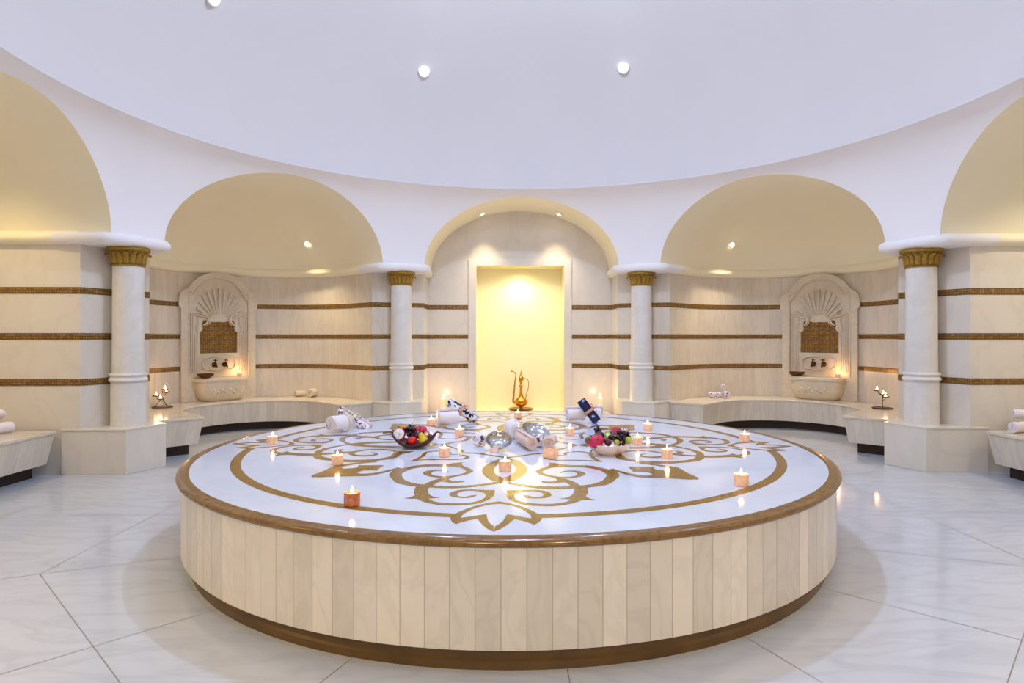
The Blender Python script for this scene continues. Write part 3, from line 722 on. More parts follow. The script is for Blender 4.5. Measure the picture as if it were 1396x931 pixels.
# ------------------------------------------------------------------ towels
def roll(name, label, p, length, rad, rz, tilt=0, mat='towel_white', tie=None, tiecol='ribbon', group=None, turns=3.2, flat=1.0, zc=None, tie_pos=0.0):
    "a rolled towel; its axis is the local x"
    t = thing(name, label, 'towel', p, group=group)
    t.rotation_euler = (Matrix.Rotation(rz, 3, 'Z') @ Matrix.Rotation(-tilt, 3, 'Y')).to_euler()
    b = M(); N = int(turns*22); pitch = rad/(turns+.35); th = pitch*.80
    O, I = [], []
    for i in range(N+1):
        a = 2*pi*turns*i/N; r = pitch*.3 + pitch*a/(2*pi)
        r = min(r, rad)
        O.append((r*cos(a+.6), r*sin(a+.6)*flat)); ri = max(r-th, .0005); I.append((ri*cos(a+.6), ri*sin(a+.6)*flat))
    xs = [-1, -.985, -.93, -.5, 0, .5, .93, .985, 1]
    sc_ = [.93, .975, 1, 1.01, .985, 1.01, 1, .975, .93]
    def wob(j, i): return 1 + .022*sin(j*2.3+i*.31) + .018*sin(j*4.1-i*.77+length*90)
    ro = [[(x*length/2 + .004*sin(i*.5)*(abs(x) > .9), q[0]*s_*wob(j, i), q[1]*s_*wob(j, i)) for i, q in enumerate(O)] for j, (x, s_) in enumerate(zip(xs, sc_))]
    ri_ = [[(x*length/2 + .004*sin(i*.5)*(abs(x) > .9), q[0]*s_, q[1]*s_) for i, q in enumerate(I)] for x, s_ in zip(xs, sc_)]
    b.grid(ro); b.grid(ri_)
    b.grid([ro[0], ri_[0]]); b.grid([ro[-1], ri_[-1]])
    b.grid([[r[-1] for r in ro], [r[-1] for r in ri_]])
    b.build('roll', mat, t, angle=55)
    if tie:
        c = M(); xx = tie_pos*length
        c.grid([[(xx + dx, (rad*rr)*cos(2*pi*k/28), (rad*rr)*flat*sin(2*pi*k/28)) for k in range(28)] for dx, rr in ((-.014, 1.0), (-.012, 1.05), (0, 1.07), (.012, 1.05), (.014, 1.0))], closed=True)
        c.ball((xx, 0, rad*1.08*flat), .014, (1.2, 1, .8)); 
        for sg in (-1, 1):
            c.tube([(xx, 0, rad*1.05*flat), (xx+sg*.02, -.01, rad*1.3*flat+.01), (xx+sg*.045, -.025, rad*1.35*flat), (xx+sg*.03, -.03, rad*1.05*flat)], .004, 6)
        c.build('tie', tiecol, t)
    return t
GT = 'rolled towels on the slab'
def px(x, y, Y): return Vector(((x-698)/F*Y, Y, CH - (y-HZ)*Y/F))
p = at(453, 592, HS); 
roll('rolled_towel', 'short fat white rolled towel, spiral end to the front, left back of the slab', (p.x+.02, p.y+.12, HS+.078), .20, .076, RAD(62), mat='towel_white', tie=True, tiecol='towel_cream', tie_pos=.35, group=GT, turns=3.5)
roll('rolled_towel', 'long white towel with brown dashes leaning on the short white roll, tied in the middle', px(482.5, 572.5, 5.72), .33, .056, RAD(-10), RAD(-27), mat='towel_brown_dashes', tie=True, tiecol='towel_cream', group=GT)
p = at(608, 581, HS)
roll('rolled_towel', 'plain white rolled towel beside the recess, under the black-and-white striped roll', (p.x+.015, p.y+.02, HS+.083), .19, .080, RAD(24), mat='towel_white', group=GT)
roll('rolled_towel', 'white towel with black bands and a pink ribbon, tilted over a plain white roll', px(629.5, 560, 6.22), .33, .052, RAD(-6), RAD(-32), mat='towel_black_bands', tie=True, group=GT)
p = at(788, 576, HS)
roll('rolled_towel', 'plain white rolled towel lying under the left side of the navy towel', (p.x-.02, p.y+.03, HS+.078), .17, .075, RAD(8), mat='towel_white', group=GT)
roll('rolled_towel', 'plain white rolled towel lying right of the navy towel', (at(812, 573, HS).x, at(812, 573, HS).y+.03, HS+.074), .13, .072, RAD(-20), mat='towel_white', group=GT)
roll('rolled_towel', 'navy rolled towel with a ribbon, tilted steeply against white rolls', px(802.5, 560.5, 6.02), .25, .047, RAD(-8), RAD(-52), mat='towel_navy', tie=True, group=GT)
# middle group
roll('rolled_towel', 'pink rolled towel pointing down to the front between the two silver bowls', (.097, 4.76, HS+.053), .42, .052, RAD(-77), 0, mat='towel_pink', group=GT)
roll('rolled_towel', 'white rolled towel behind the leaning silver bowl, topped by the candle', (px(700, 588, 5.25).x, 5.20, HS+.066), .26, .064, RAD(100), mat='towel_white', group=GT)
roll('rolled_towel', 'short pink towel roll with its spiral end facing front, right of the silver bowls', (px(751, 605, 4.66).x, 4.70, HS+.054), .17, .052, RAD(78), mat='towel_pink', group=GT, turns=3)
roll('rolled_towel', 'small brown-edged towel roll, end on, left of the leaning silver bowl', (px(656, 601, 4.75).x-.02, 4.82, HS+.048), .15, .046, RAD(110), mat='towel_brown_dashes', group=GT, turns=2.6)
roll('rolled_towel', 'flattened patterned towel roll between the pink roll and the right silver bowl', (px(733, 603, 4.9).x+.01, 4.78, HS+.042), .16, .038, RAD(80), mat='towel_brown_dashes', group=GT)
# silver bowls
def silver_bowl(label, p, rad, rz, tilt, depth=.4):
    t = thing('silver_bowl', label, 'bowl', p, group='hammered silver hammam bowls')
    t.rotation_euler = (Matrix.Rotation(rz, 3, 'Z') @ Matrix.Rotation(tilt, 3, 'X')).to_euler()
    d = rad*depth
    b = M(); out = [(0, -d), (.35*rad, -d*.98), (.62*rad, -d*.78), (.84*rad, -d*.42), (.97*rad, -.01), (1.03*rad, 0), (1.03*rad, .004), (.97*rad, .003), (.82*rad, -d*.38), (.6*rad, -d*.72), (.34*rad, -d*.90), (.13*rad, -d*.92)]
    b.lathe(smooth_open(out, 3), 48, fn=lambda a, z: 1+.006*sin(16*a), caps=False); b.build('bowl', 'silver', t)
    b = M(); b.lathe([(.15*rad, -d*.93), (.12*rad, -d*.86), (.05*rad, -d*.75), (0, -d*.72)], 24, caps=False); b.build('boss', 'silver', t)
    return t
silver_bowl('round silver bowl leaning towards the front, blue glints inside', (px(680.5, 598.6, 4.62).x, 4.60, HS+.078), .096, RAD(4), RAD(30), .55)
silver_bowl('wide silver bowl tilted on top of the pink towel roll', px(731, 587, 5.08), .119, RAD(44), RAD(27), .36)
# ------------------------------------------------------------------ fruit bowls
GF = 'fruit in the dark wooden bowl'
cx_, cy_ = at(561.5, 613, HS).x, at(561.5, 613, HS).y + .10
t = thing('fruit_bowl', 'dark wooden boat-shaped fruit bowl with upturned pointed ends', 'bowl', (cx_, cy_, HS+.001))
b = M()
def boat(u, v, off=0):                               # u along -1..1, v 0 (keel) .. 1 (rim), both sides by sign of w
    return None
rowsO, rowsI = [], []
for i in range(25):
    u = -1 + 2*i/24; L = .168; wd = (.118*(1-abs(u)**2.3)**.8 + .004); hz = .034 + .082*abs(u)**2; kz = .0 + .095*abs(u)**3
    ro, ri = [], []
    for j in range(17):
        a = -pi/2 + pi*j/16; s_ = sin(a); dz = 1-cos(a)
        ro.append((u*L*(1 + .04*dz), s_*wd, kz + (hz-kz)*dz)); ri.append((u*(L-.008)*(1+.04*dz), s_*(wd-.006 if wd > .01 else wd*.5), kz + .009 + (hz-kz-.008)*dz))
    rowsO.append(ro); rowsI.append(ri)
b.grid(rowsO); b.grid(rowsI)
b.grid([[r[0] for r in rowsO], [r[0] for r in rowsI]]); b.grid([[r[-1] for r in rowsO], [r[-1] for r in rowsI]])
b.build('shell', 'wood_bowl', t, angle=50)
b = M(); b.tube([(-.172, 0, .113), (-.20, -.005, .113), (-.232, -.01, .105)], [.007, .004, .006], 8); b.build('handle', 'dried_brown', t)
b = M(); b.tube([(.172, 0, .113), (.195, 0, .111), (.215, -.01, .097)], [.007, .004, .003], 8); b.build('handle', 'dried_brown', t)
def fr(x, y, dy=0.0, Y=None):
    YY = (cy_ + dy) if Y is None else Y
    return px(x, y, YY)
def fruit(name, label, cat, p, fn, group):
    t = thing(name, label, cat, p, group=group); fn(t); return t
def apple(t, r=.040, mat='apple_red'):
    b = M(); b.ball((0, 0, 0), r, (1, 1, .92), 24, 16, fn=lambda t_, a: 1 - .22*math.exp(-((pi-t_)/.35)**2) - .12*math.exp(-(t_/.3)**2)); b.build('flesh', mat, t)
    b = M(); b.tube([(0, 0, r*.70), (.002, 0, r*.9), (.006, 0, r*1.12)], .0018, 6); b.build('stem', 'dried_brown', t)
def pear(t):
    b = M(); b.lathe(smooth_open([(0, -.044), (.018, -.042), (.032, -.028), (.035, -.010), (.030, .008), (.023, .026), (.018, .040), (.011, .050), (0, .051)], 3), 26); b.build('flesh', 'pear_yellow', t)
    b = M(); b.tube([(0, 0, .048), (.002, 0, .058), (.006, 0, .068)], .0018, 6); b.build('stem', 'dried_brown', t)
def pitaya_half(t):
    b = M(); b.lathe(smooth_open([(.046, 0), (.047, -.010), (.040, -.028), (.024, -.042), (0, -.048)], 3), 30); b.build('peel', 'pitaya_pink', t)
    b = M(); b.lathe([(0, .003), (.030, .003), (.041, .001), (.0455, -.003)], 30, caps=False); b.build('cut_flesh', 'pitaya_flesh', t)
    for k in range(7):
        b = M(); a = 2*pi*k/7; b.grid([[(r*cos(a+w_*.18), r*sin(a+w_*.18), z) for w_ in ww] for r, z, ww in ((.047, -.014, (-1, 0, 1)), (.054, -.004, (-.6, 0, .6)), (.060, .012, (-.05, 0, .05)))])
        b.build('scale', 'leaf_green', t, solid=.0015)
def pitaya(t):
    b = M(); b.ball((0, 0, 0), .044, (1.35, 1, 1), 24, 16, fn=lambda q, a: 1+.05*sin(5*a)*sin(q)); b.build('peel', 'pitaya_pink', t)
    for k in range(10):
        b = M(); a = k*2.4; zz = -.03 + .06*k/9; r0 = .046
        R_ = Matrix.Rotation(a, 3, 'X')
        pts = [R_ @ Vector((-zz*1.5-.012, .0, r0*.90)), R_ @ Vector((-zz*1.5+.0, .010, r0*.98)), R_ @ Vector((-zz*1.5-.030, 0, r0*1.28)), R_ @ Vector((-zz*1.5+.0, -.010, r0*.98))]
        b.q(pts[:3]); b.q([pts[0], pts[2], pts[3]])
        b.build('scale', 'leaf_green', t, solid=.0015)
def cluster(mat, n, R_, rad, sc=(1, 1, 1)):
    def f(t):
        placed = []; k = 0
        while len(placed) < n and k < 4000:
            k += 1; v = Vector([random.gauss(0, 1) for _ in range(3)]).normalized()*R_*random.uniform(.2, 1)
            v = Vector((v.x*sc[0], v.y*sc[1], v.z*sc[2]))
            if all((v-q).length > rad*1.55 for q in placed): placed.append(v)
        for v in placed:
            b = M(); b.ball(v, rad, (1, 1, 1.08), 12, 8); b.build('grape', mat, t)
        b = M(); b.tube([(0, 0, 0), (.005, 0, R_*.8), (.012, 0, R_*1.25)], .002, 6); b.build('stalk', 'dried_brown', t)
    return f
def roundf(mat, r, sc=(1, 1, 1)):
    def f(t):
        b = M(); b.ball((0, 0, 0), r, sc, 22, 14, fn=lambda q, a: 1 - .10*math.exp(-((pi-q)/.3)**2)); b.build('flesh', mat, t)
        b = M(); b.lathe([(.004, r*sc[2]*.86), (.006, r*sc[2]*.93), (.003, r*sc[2]*1.02), (0, r*sc[2]*1.03)], 8); b.build('stem', 'dried_brown', t)
    return f
def half(peel, flesh, core, r):
    def f(t):
        b = M(); b.lathe(smooth_open([(r, 0), (r*1.0, -r*.25), (r*.75, -r*.65), (r*.4, -r*.88), (0, -r*.95)], 3), 24); b.build('peel', peel, t)
        b = M(); b.lathe([(r*.45, .0015), (r*.75, .0015), (r*.97, -.001)], 24, caps=False); b.build('cut_flesh', flesh, t)
        b = M(); b.lathe([(0, .0022), (r*.3, .0022), (r*.46, .0012)], 20, caps=False); b.build('core', core, t)
    return f
def leaf(t, L=.06, mat='leaf_green'):
    b = M(); b.grid([[(x*L, w_*L*.28*sin(pi*min(1, max(.02, x*.96+.02))), .10*L*abs(w_) + .25*L*x*x) for w_ in (-1, -.5, 0, .5, 1)] for x in [i/8 for i in range(9)]]); b.build('blade', mat, t, solid=.001)
    b = M(); b.tube([(-.2*L, 0, 0), (0, 0, .0), (.5*L, 0, .06*L)], .0014, 6); b.build('stem', 'dried_brown', t)
def face(o, rz, tilt): o.rotation_euler = (Matrix.Rotation(rz, 3, 'Z') @ Matrix.Rotation(tilt, 3, 'X')).to_euler(); return o
o = fruit('dragon_fruit_half', 'halved dragon fruit showing white speckled flesh, left end of dark bowl', 'fruit', fr(543.5, 591.5, -.040), pitaya_half, GF); face(o, RAD(-14), RAD(66))
fruit('apple', 'glossy red apple at the front of the dark wooden bowl', 'fruit', fr(561.5, 600.5, -.048), apple, GF)
o = fruit('pear', 'yellow-green pear leaning right of the red apple', 'fruit', fr(576.5, 598.5, -.044), pear, GF); face(o, RAD(10), RAD(4)); o.rotation_euler = (RAD(8), RAD(-22), 0)
fruit('grape_bunch', 'bunch of black grapes heaped behind the red apple', 'fruit', fr(560, 587, .015), cluster('grape_black', 20, .048, .0125, (1, .7, .8)), GF)
o = fruit('dragon_fruit', 'whole magenta dragon fruit behind the pear', 'fruit', fr(573.5, 586.5, .05), pitaya, GF); o.scale = (.8, .8, .8)
fruit('orange', 'small orange fruit behind the halved dragon fruit', 'fruit', fr(549, 583.5, .05), roundf('orange_peel', .026), GF)
o = fruit('fig_half', 'halved fig with pink flesh right of the pear', 'fruit', fr(581.5, 591.5, -.01), half('plum', 'fig_flesh', 'kiwi_core', .024), GF); face(o, RAD(20), RAD(70))
fruit('plum', 'dark purple plum at the right end of the dark wooden bowl', 'fruit', fr(586.5, 596.5, .0), roundf('plum', .028), GF)
fruit('plum', 'dark plum hidden low between the apple and the dragon fruit half', 'fruit', fr(552.5, 606, -.030), roundf('plum', .022), GF)
fruit('plum', 'dark purple plum between the red apple and the black grapes', 'fruit', fr(569.5, 592.5, -.0), roundf('plum', .030), GF)
fruit('grape_bunch', 'bunch of black grapes low at the back right of the dark bowl', 'fruit', fr(575, 594, .03), cluster('grape_black', 14, .040, .0125), GF)
fruit('plum', 'dark plum behind the halved dragon fruit, at the left of the dark bowl', 'fruit', fr(548, 590, .02), roundf('plum', .034), GF)
o = fruit('orange_slice', 'small orange segment in front of the halved dragon fruit', 'fruit', fr(549, 606, -.078), half('orange_peel', 'orange_peel', 'kiwi_core', .014), GF); face(o, RAD(0), RAD(60))
# pale bowl
GF2 = 'fruit in the pale ceramic bowl'
cx2 = at(830.5, 621.5, HS).x; cy2 = at(830.5, 621.5, HS).y + .075
t = thing('fruit_bowl', 'pinkish white ceramic fruit bowl, round and shallow', 'bowl', (cx2*cy2/(cy2-.075), cy2, HS+.001))
cx2 = cx2*cy2/(cy2-.075)
b = M(); prof = [(0, .003), (.070, .003), (.076, 0), (.084, .004), (.112, .022), (.138, .046), (.153, .072), (.156, .078), (.152, .078), (.134, .050), (.108, .028), (.08, .012), (0, .012)]
b.lathe(smooth_open(prof, 3), 56, caps=False); b.build('shell', 'ceramic', t)
def fr2(x, y, dy=0.0): return px(x, y, cy2+dy)
o = fruit('dragon_fruit', 'magenta dragon fruit at the front left of the pale bowl', 'fruit', fr2(812.5, 601.5, -.075), pitaya, GF2); o.rotation_euler = (.3, RAD(-22), RAD(10))
o = fruit('kiwi_half', 'halved green kiwi near the top of the pale bowl', 'fruit', fr2(828.5, 592.5, -.045), half('dried_brown', 'kiwi_green', 'kiwi_core', .027), GF2); face(o, RAD(0), RAD(62))
o = fruit('pomegranate_half', 'halved red pomegranate on top at the back of the pale bowl', 'fruit', fr2(841, 588.5, .03), half('pitaya_pink', 'pomegranate', 'pomegranate', .046), GF2); face(o, RAD(8), RAD(38))
fruit('grape_bunch', 'large bunch of black grapes filling the right side of pale bowl', 'fruit', fr2(849, 597, -.01), cluster('grape_black', 30, .062, .0135, (1.05, .8, .75)), GF2)
fruit('grape_bunch', 'small bunch of black grapes at the back left of the pale bowl', 'fruit', fr2(815, 589.5, .05), cluster('grape_black', 14, .036, .012), GF2)
fruit('plum', 'dark purple plum in the front middle of the pale bowl', 'fruit', fr2(829, 603, -.085), roundf('plum', .026), GF2)
fruit('lime', 'green lime at the front of the pale bowl beside the dark plum', 'fruit', fr2(840.8, 603.2, -.105), roundf('grape_green', .020), GF2)
fruit('lime', 'yellow-green lime at the right rim of the pale bowl', 'fruit', fr2(857, 600, -.06), roundf('grape_green', .024, (1, 1, 1.1)), GF2)
fruit('fig', 'green fig hanging over the left rim of the pale bowl', 'fruit', fr2(801.5, 600.5, -.02), roundf('leaf_green', .022, (1, 1, 1.2)), GF2)
fruit('orange', 'small orange by the left rim of the pale bowl', 'fruit', fr2(805.5, 600, -.045), roundf('orange_peel', .016), GF2)
for (x, y, dy, lb) in ((823, 585, .02, 'brown dried flower at the top left of the pale bowl'), (839, 594.5, -.06, 'brown dried flower below the halved pomegranate'), (834.5, 602, -.11, 'brown dried flower at the front rim, between plum and lime')):
    t = thing('dried_flower', lb, 'dried flower', fr2(x, y, dy), group='dried flowers in the pale ceramic bowl')
    b = M()
    for k in range(7):
        a = 2*pi*k/7; b.grid([[(r*cos(a+w_), r*sin(a+w_)*.7, z) for w_ in (-s_, 0, s_)] for r, z, s_ in ((.004, 0, .3), (.014, .006, .42), (.024, .004, .30), (.030, -.004, .1))])
    b.build('petals', 'dried_brown', t, solid=.0012)
    b = M(); b.ball((0, 0, .004), .007, (1, 1, .7), 10, 6); b.build('centre', 'orange_peel', t)
fruit('grape_bunch', 'middle bunch of black grapes under the kiwi in the pale bowl', 'fruit', fr2(830, 598, -.02), cluster('grape_black', 24, .055, .0135, (1, .8, .8)), GF2)
fruit('plum', 'dark plum between the magenta dragon fruit and the grapes at the back left', 'fruit', fr2(818, 594, .0), roundf('plum', .032), GF2)
fruit('plum', 'dark plum just under the halved pomegranate', 'fruit', fr2(842, 596, .02), roundf('plum', .034), GF2)
o = thing('leaf', 'green leaf lying against the left end of the dark wooden bowl', 'leaf', fr(533, 592, -.02)); leaf(o, .05); o.rotation_euler = (0, 0, RAD(200))
o = thing('leaf', 'dark green leaf sticking up at the back of the pale bowl', 'leaf', fr2(816, 582.5, .03)); leaf(o, .045, 'grape_black'); o.rotation_euler = (0, RAD(-40), RAD(160))
# ------------------------------------------------------------------ wall fountains
def fountain(az, label, blabel, clabel, cup_l, candle_l, bx, cxs):
    O_ = P(6.40, 0, az, HB+.0012); rz = -(RAD(az) + ROT)
    t = thing('wall_fountain', label, 'fountain', O_, rz, group='carved stone wall fountains')
    # local: x lateral, y outward (into the wall), z up
    ol = [(-.54, 0, 1), (-.54, 1.36, 1), (-.565, 1.38), (-.57, 1.45), (-.555, 1.56), (-.50, 1.62, 1), (-.44, 1.66), (-.34, 1.78), (-.20, 1.87), (0, 1.905), (.20, 1.87), (.34, 1.78), (.44, 1.66), (.50, 1.62, 1), (.555, 1.56), (.57, 1.45), (.565, 1.38), (.54, 1.36, 1), (.54, 0, 1)]
    il = [(-.425, .36, 1), (-.425, 1.50, 1), (-.36, 1.56), (-.28, 1.68), (-.16, 1.775), (0, 1.81), (.16, 1.775), (.28, 1.68), (.36, 1.56), (.425, 1.50, 1), (.425, .36, 1)]
    def extr(mm, loop, y0, y1, mi=0, cap=True):
        n = len(loop)
        for i in range(n):
            a, c = loop[i], loop[(i+1) % n]; mm.q([(a[0], y0, a[1]), (c[0], y0, c[1]), (c[0], y1, c[1]), (a[0], y1, a[1])], mi=mi)
        if cap: mm.poly([(a[0], y0, a[1]) for a in loop], mi)
    OL = smooth_closed(ol, 4); IL = smooth_closed(il, 4)
    b = M()                                          # frame face = outer minus inner, joined by a slit
    hole = IL[::-1]
    for tri in tessellate_polygon([[Vector((x, z, 0)) for x, z in OL], [Vector((x, z, 0)) for x, z in hole]]):
        A_ = [ (OL+hole)[i] for i in tri ]; b.q([(x, -.02, z) for x, z in A_])
    extr(b, OL, -.02, .16, cap=False); extr(b, IL, -.02, .032, cap=False)
    b.build('frame', 'fountain_stone', t, smooth=True, angle=30)
    b = M()                                          # raised bead along the inner edge
    bead = [(x*1.035, (z-1.0)*1.02+1.0) for (x, z) in smooth_open(il, 4)]
    b.tube([(x, -.022, z) for (x, z) in bead], .008, 8); b.build('bead', 'fountain_stone', t)
    # inner panel with the mosaic opening
    mo = [(-.275, .70, 1), (-.275, 1.02, 1), (-.245, 1.035), (-.232, 1.07), (-.238, 1.13), (-.215, 1.19), (-.15, 1.185, 1), (-.075, 1.165), (0, 1.17), (.075, 1.165), (.15, 1.185, 1), (.215, 1.19), (.238, 1.13), (.232, 1.07), (.245, 1.035), (.275, 1.02, 1), (.275, .70, 1)]
    MO = smooth_closed(mo, 4)[::-1]
    b = M()
    for tri in tessellate_polygon([[Vector((x, z, 0)) for x, z in IL], [Vector((x, z, 0)) for x, z in MO]]):
        A_ = [(IL+MO)[i] for i in tri]; b.q([(x, .020, z) for x, z in A_])
    extr(b, MO, .020, .055, cap=False)
    b.build('panel', 'fountain_stone', t, smooth=False)
    b = M(); b.q([(-.29, .05, .69), (.29, .05, .69), (.29, .05, 1.22), (-.29, .05, 1.22)], [(-.29, .69), (.29, .69), (.29, 1.22), (-.29, 1.22)]); b.build('mosaic_panel', 'gold_mosaic', t)
    b = M()                                          # carved shell fan
    for k in range(13):
        a = pi*(k+.5)/13; L = .36 + .05*sin(a)
        pts = [(.12*cos(a), .002, 1.22 + .06*sin(a)), ((.12+L*.5)*cos(a)*.8, -.006, 1.22 + .06*sin(a) + L*.5*sin(a)), ((.10+L)*cos(a)*.72, .002, 1.22 + .04*sin(a) + L*sin(a))]
        b.tube(smooth_open(pts, 5), [.004 + .014*i/10 for i in range(11)], 8)
    b.build('shell_relief', 'fountain_stone', t)
    for sg in (-1, 1):                               # scrolls over the mosaic
        b = M()
        b.tube(smooth_open([(sg*.32, -.004, 1.30), (sg*.24, -.010, 1.285), (sg*.17, -.010, 1.24), (sg*.165, -.008, 1.18), (sg*.20, -.006, 1.13), (sg*.235, -.004, 1.12)], 4), [.006 + .010*sin(pi*i/20) for i in range(21)], 8)
        b.tube(smooth_open([(sg*.17, -.006, 1.22), (sg*.14, -.008, 1.17), (sg*.16, -.006, 1.13), (sg*.20, -.004, 1.10)], 4), [.010-.007*i/12 for i in range(13)], 8)
        b.tube(smooth_open([(sg*.30, .004, 1.0), (sg*.33, .002, 1.07), (sg*.30, .002, 1.15), (sg*.31, .004, 1.25), (sg*.36, .004, 1.30)], 4), .008, 8)
        for xx in (.31, .34, .37, .40): b.box((sg*xx-.005, .002, .42), (sg*xx+.005, .012, 1.30 if xx > .35 else .98))
        b.build('scroll_relief', 'fountain_stone', t)
    # cartouche and taps
    cr = smooth_closed([(-.24, .52), (-.20, .46), (-.10, .45), (0, .435), (.10, .45), (.20, .46), (.24, .52), (.23, .60), (.15, .635), (0, .65), (-.15, .635), (-.23, .60)], 4)
    b = M(); b.tube([(x, .004, z) for x, z in cr] + [(cr[0][0], .004, cr[0][1])], .009, 8, cap=False); b.build('cartouche', 'fountain_stone', t)
    for sg in (-1, 1):
        x0 = .075*sg
        b = M()
        R_ = Matrix.Rotation(pi/2, 4, 'X')
        def ly(prof, x, z):
            rows = [[(x + r*cos(2*pi*k/20), -h, z + r*sin(2*pi*k/20)) for k in range(20)] for (r, h) in prof]; b.grid(rows, closed=True)
        ly([(0, -.005), (.036, 0), (.040, .008), (.030, .016), (.018, .024), (.016, .05), (.020, .058), (.016, .064), (0, .066)], x0, .53)
        b.tube(smooth_open([(x0, -.045, .53), (x0, -.075, .53), (x0, -.098, .515), (x0, -.102, .485)], 4), .011, 10)
        tp = b.build('tap', 'old_bronze', t)
        b = M(); b.tube([(x0, -.045, .54), (x0, -.045, .585)], [.009, .006], 10); b.ball((x0, -.045, .60), .011, (1, 1, 1.1))
        for a in range(4 if sg > 0 else 2):
            c_, s_ = cos(a*pi/2+.4), sin(a*pi/2+.4); b.tube([(x0, -.045, .59), (x0+.034*c_, -.045+.034*s_, .592)], [.005, .007], 8)
        b.build('tap_handle', 'old_bronze', tp)
    # half-round basin
    b = M(); N_ = 28
    prof = [(.26, .0), (.285, .012), (.33, .07), (.358, .15), (.366, .23), (.362, .275), (.385, .285), (.392, .305), (.388, .335), (.378, .342), (.350, .340), (.335, .325), (.325, .29), (.30, .26), (.18, .245), (0, .24)]
    rows = []
    for (r, z) in prof:
        row = []
        for k in range(N_+1):
            a = pi*k/N_; e = .55
            cx__ = math.copysign(abs(cos(a))**e, cos(a)); sy = abs(sin(a))**e
            row.append((r*cx__, .005 - r*.72*sy, z))
        rows.append(row)
    b.grid(rows)
    bs = b.build('basin', 'fountain_stone', t, angle=45)
    b = M()
    for k in range(9):                               # carved garland on the basin front
        x = -.22 + .055*k
        b.ball((x, -.258 + .20*(x/.36)**2*.35 - .006, .15 + .018*((k % 2)*2-1)), .020, (1, .45, 1), 10, 6)
    b.tube([(x*.01, -.262 + .07*(x*.01/.26)**2, .10 + .02*sin(x*.5)) for x in range(-24, 25, 2)], .006, 6)
    b.build('carved_garland', 'fountain_stone', bs)
    # little copper bowl and candle on the rim
    def wp(x, y, z): return Matrix.Rotation(rz, 3, 'Z') @ Vector((x, y, z)) + O_
    q = wp(bx, -.17, .343)
    c = thing('copper_bowl', blabel, 'bowl', q, group='dark copper bowls on the fountain basins')
    b = M(); b.lathe(smooth_open([(0, .004), (.040, .001), (.05, 0), (.075, .012), (.10, .034), (.114, .056), (.116, .062), (.112, .061), (.095, .036), (.07, .016), (0, .010)], 3), 36, caps=False); b.build('shell', 'old_bronze', c)
    b = M(); b.lathe([(.111, .060), (.118, .061), (.119, .066), (.113, .066), (.110, .062)], 36, caps=False); b.build('rim', 'old_bronze', c)
    q = wp(cxs, -.10, .343)
    o = copy_tree(candle, clabel, q); o.scale = (.9, .9, .9); o['group'] = 'candles on the fountain basins'
    lamp('candle_lamp', q + Vector((0, 0, .08)), 1.5, FLAME, .02)
fountain(-45, 'carved cream marble wall fountain with gold mosaic panel, left niche', 'dark copper bowl on the rim of the left fountain basin', 'burning candle on the right end of the left fountain basin', 0, 0, -.26, .26)
fountain(45, 'carved cream marble wall fountain with gold mosaic panel, right niche', 'dark copper bowl on the rim of the right fountain basin', 'burning candle on the right end of the right fountain basin', 0, 0, -.26, .30)
# ------------------------------------------------------------------ metal candle stands on the benches
def stand(label, x, y, cups, legs, mirror=1):
    p = at(x, y, HB); k = p.y/F
    t = thing('candle_stand', label, 'candle holder', (p.x, p.y, HB+.001), group='metal tealight stands on the benches')
    b = M(); R_ = 12.2*k
    b.tube([(R_*cos(2*pi*i/32), R_*sin(2*pi*i/32), .008) for i in range(33)], .007, 8, cap=False)
    if not legs: b.lathe([(0, .002), (R_*.9, .002), (R_*.97, .006), (R_*.9, .010), (0, .008)], 32)
    b.build('base', 'old_bronze', t)
    b = M(); top = 16*k
    if legs:
        for sg in (-1, 1): b.tube([(sg*R_*.55, -R_*.7, .01), (sg*R_*.12, 0, top*.75)], .005, 8)
        b.tube([(0, R_*.9, .01), (0, 0, top*.75)], .005, 8)
    b.tube([(0, 0, .006 if not legs else top*.7), (0, 0, max(z for _, _, z in cups)*k - .02)], .006, 8); b.build('stem', 'old_bronze', t)
    for (cx__, cy__, cz) in cups:
        c = Vector((cx__*k, cy__, cz*k))
        b = M(); b.tube([(0, 0, c.z-.05), (c.x*.6, c.y*.6, c.z-.045), (c.x, c.y, c.z-.02)], .004, 8); 
        b.lathe([(0, -.018), (.030, -.016), (.046, -.004), (.048, .0), (.044, -.001), (.028, -.012), (0, -.013)], 24, c=tuple(c)); h = b.build('cup', 'old_bronze', t)
        b = M(); b.lathe([(.022, -.012), (.023, .006), (0, .004)], 20, c=tuple(c)); b.build('tealight', 'wax', h)
        b = M(); b.lathe([(.001, .006), (.007, .012), (.009, .022), (.006, .036), (0, .05)], 12, c=tuple(c)); b.build('flame', 'flame', h)
        lamp('candle_lamp', Vector((p.x, p.y, HB)) + c + Vector((0, 0, .03)), .7, FLAME, .02)
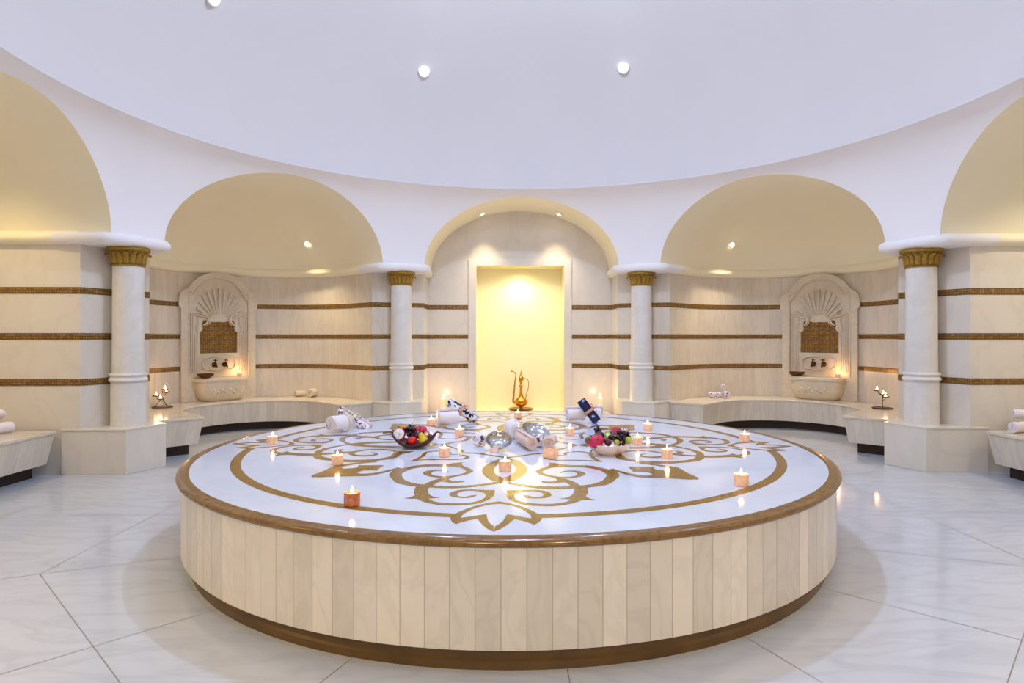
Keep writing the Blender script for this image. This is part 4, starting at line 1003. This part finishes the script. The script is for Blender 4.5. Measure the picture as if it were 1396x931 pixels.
stand('bronze stand on the left bench with four burning tealights at mixed heights', 221.5, 555.6, [(-6.5, -.04, 17), (.4, .05, 25), (3.8, .02, 21.5), (1.2, -.07, 13)], True)
stand('bronze stand on the right bench with three burning tealights in descending steps', 1203, 557, [(-5.5, .03, 25), (-.2, -.02, 20), (6.2, .03, 16)], False)
# ------------------------------------------------------------------ towels on the benches
GB = 'small rolled towels stacked on the benches'
def br(x, y, dy, r, L, rz, label, mat='towel_cream', up=0):
    p = at(x, y, HB); q = px(x, y, p.y+dy); 
    roll('rolled_towel', label, (q.x, q.y, HB + r + up + .001), L, r, rz, mat=mat, group=GB, turns=2.8)
br(425.5, 541.8, .08, .072, .17, RAD(80), 'white rolled towel end on, in front of the left bench stack')
br(411, 541, .08, .052, .18, RAD(25), 'white rolled towel lying at the left of the left bench stack')
br(435.5, 540.5, .09, .050, .16, RAD(-20), 'white rolled towel lying at the right of the left bench stack')
br(420, 540.5, .16, .058, .16, RAD(40), 'white rolled towel on top of the left bench stack', up=.13)
br(989.5, 543.4, .09, .058, .17, RAD(85), 'patterned rolled towel end on, at the right of the right bench stack', mat='towel_brown_dashes')
br(972.5, 543.2, .09, .050, .17, RAD(110), 'patterned rolled towel end on, at the left of the right bench stack', mat='towel_brown_dashes')
br(981, 542.8, .13, .044, .17, RAD(95), 'patterned rolled towel in the middle of the right bench stack', mat='towel_brown_dashes')
br(986, 542.8, .14, .046, .18, RAD(70), 'brown patterned rolled towel on top of the right bench stack', mat='towel_brown_dashes', up=.122)
br(2, 593, .08, .062, .18, RAD(60), 'white rolled towel on the bench at the left picture edge', mat='towel_white')
br(-6, 590, .16, .058, .18, RAD(40), 'white rolled towel piled on another at the left picture edge', mat='towel_white', up=.11)
br(1389, 592, .09, .060, .20, RAD(20), 'white rolled towel on the bench at the right picture edge', mat='towel_white')
br(1397, 589, .12, .055, .18, RAD(-30), 'white rolled towel piled on another at the right picture edge', mat='towel_white', up=.11)

dark_cup.data = dark_cup.data.copy(); dark_cup.data.materials[0] = MAT['amber_glass_dark']
